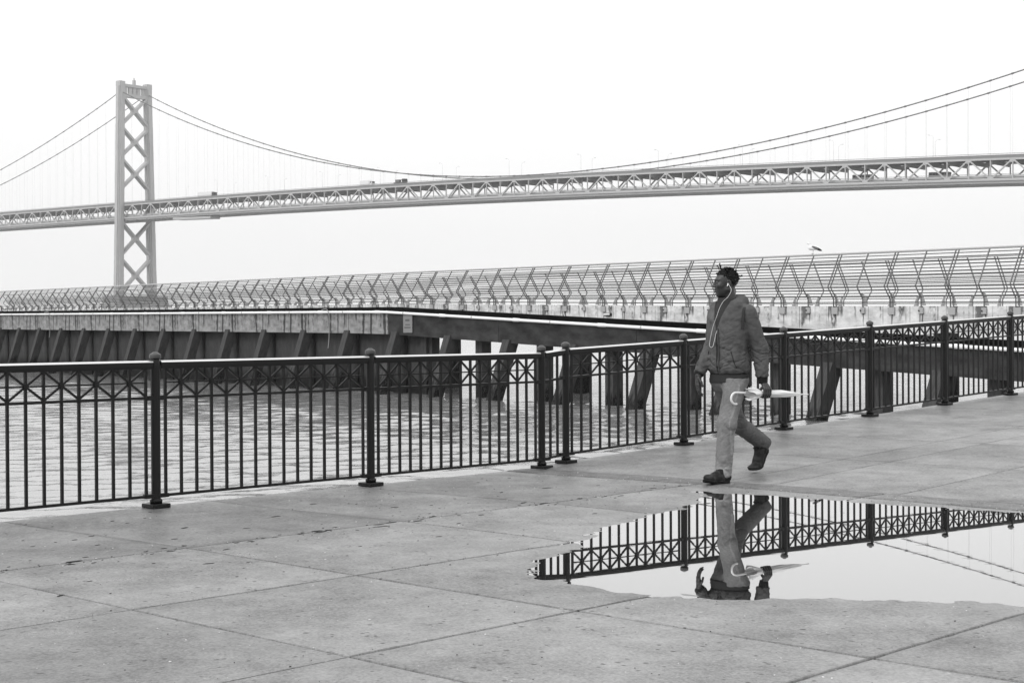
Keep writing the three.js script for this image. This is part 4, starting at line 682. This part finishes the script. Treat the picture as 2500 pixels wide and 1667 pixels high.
  { // ruffled hem of the canopy in front of the hand
    const NZ = 20, NA = 96, pos = [], idx = []; for (let i = 0; i <= NZ; i++) for (let j = 0; j <= NA; j++) { const t = i / NZ, a = j / NA * Math.PI * 2, pl = Math.sin(a * 7 + 1.3) * .5 + .5, z = -.04 - t * (.135 + .04 * Math.sin(a * 3 + .6) * t), r = (.016 + .068 * Math.pow(t, .75) * (1 - .25 * t)) * (1 - .42 * pl * t) * (1 + .12 * Math.sin(a * 2 + 1)); pos.push(Math.cos(a) * r, Math.sin(a) * r * 1.05 - .004 * t, z); if (i < NZ && j < NA) { const k = i * (NA + 1) + j; idx.push(k, k + NA + 2, k + 1, k, k + NA + 1, k + NA + 2); } }
    const g = new THREE.BufferGeometry(); g.setAttribute('position', new THREE.Float32BufferAttribute(pos, 3)); g.setIndex(idx); g.computeVertexNormals(); const m = grey(0.7, { roughness: 0.4, side: THREE.DoubleSide }); part('canopy_hem', g, m, um);
  }
  rod('shaft', V(0, 0, -.27), V(0, 0, .40), .0045, rodM, um); rod('tip', V(0, 0, .385), V(0, 0, .465), .005, clear, um);
  const hk = [[0, 0, -.21], [0, 0, -.295]]; for (let k = 0; k <= 8; k++) { const a = k / 8 * Math.PI * 1.08; hk.push([0, -.048 + .048 * Math.cos(a), -.305 - .048 * Math.sin(a)]); }
  part('handle', tubeGeo(hk, .0095, 50, 10), clear, um);
}

// ---------------------------------------------------------------- grit and tiny litter on the wet slabs
{
  const r = mulberry(404), N = 1500, g = new THREE.IcosahedronGeometry(1, 0), m = new THREE.InstancedMesh(g, grey(1, { roughness: 0.8 }), N), o = new THREE.Object3D(), c = new THREE.Color();
  for (let i = 0; i < N; i++) {
    let u, v; if (i % 3) { u = -5 + r() * 8.8; v = 0.1 + r() * 7; } else if (i % 2) { const k = [2.1, 3.65, 5.2][r() * 3 | 0]; u = -5 + r() * 8.8; v = k + (r() - .5) * .12; } else { u = 3.6 + r() * .55; v = .3 + r() * 5; }
    const s = .0015 + r() * r() * .0035, y = deckY(u, v), w = G(u, v, y + s * .3); o.position.copy(w); o.scale.set(s * (1 + r()), s * .7, s); o.rotation.y = r() * 6; o.updateMatrix(); m.setMatrixAt(i, o.matrix);
    const t = r() < .45 ? .6 : .03 + r() * .1; c.setRGB(t, t, t); m.setColorAt(i, c);
  }
  m.name = 'grit'; m.castShadow = m.receiveShadow = true; m.userData = { kind: 'stuff', label: 'scattered grit and crumbs on the wet slabs', category: 'grit' }; scene.add(m);
}
{ // dark flakes of spalled concrete lying along the joints nearest the railing
  const r = mulberry(909), N = 260, g = new THREE.DodecahedronGeometry(1, 0), m = new THREE.InstancedMesh(g, grey(0.03, { roughness: 0.8 }), N), o = new THREE.Object3D();
  for (let i = 0; i < N; i++) {
    const u = -4.5 + r() * 8.2, on = r(), v = on < 0.55 ? 2.1 + (r() - .5) * .5 * r() : on < 0.75 ? 0.15 + r() * 1.8 : 1.2 + r() * 2.2, s = .004 + Math.pow(r(), 3) * .02;
    o.position.copy(G(u, v, deckY(u, v) + .0006)); o.scale.set(s * (1.2 + r() * 2), .0018 + s * .08, s * (.35 + r() * .4)); o.rotation.y = Math.atan2(U[1], U[0]) + (r() - .5) * .9; o.updateMatrix(); m.setMatrixAt(i, o.matrix);
  }
  m.name = 'concrete_flakes'; m.castShadow = m.receiveShadow = true; m.userData = { kind: 'stuff', label: 'dark flakes of broken concrete along the paving joints', category: 'flakes' }; scene.add(m);
}
renderer.render(scene, camera);
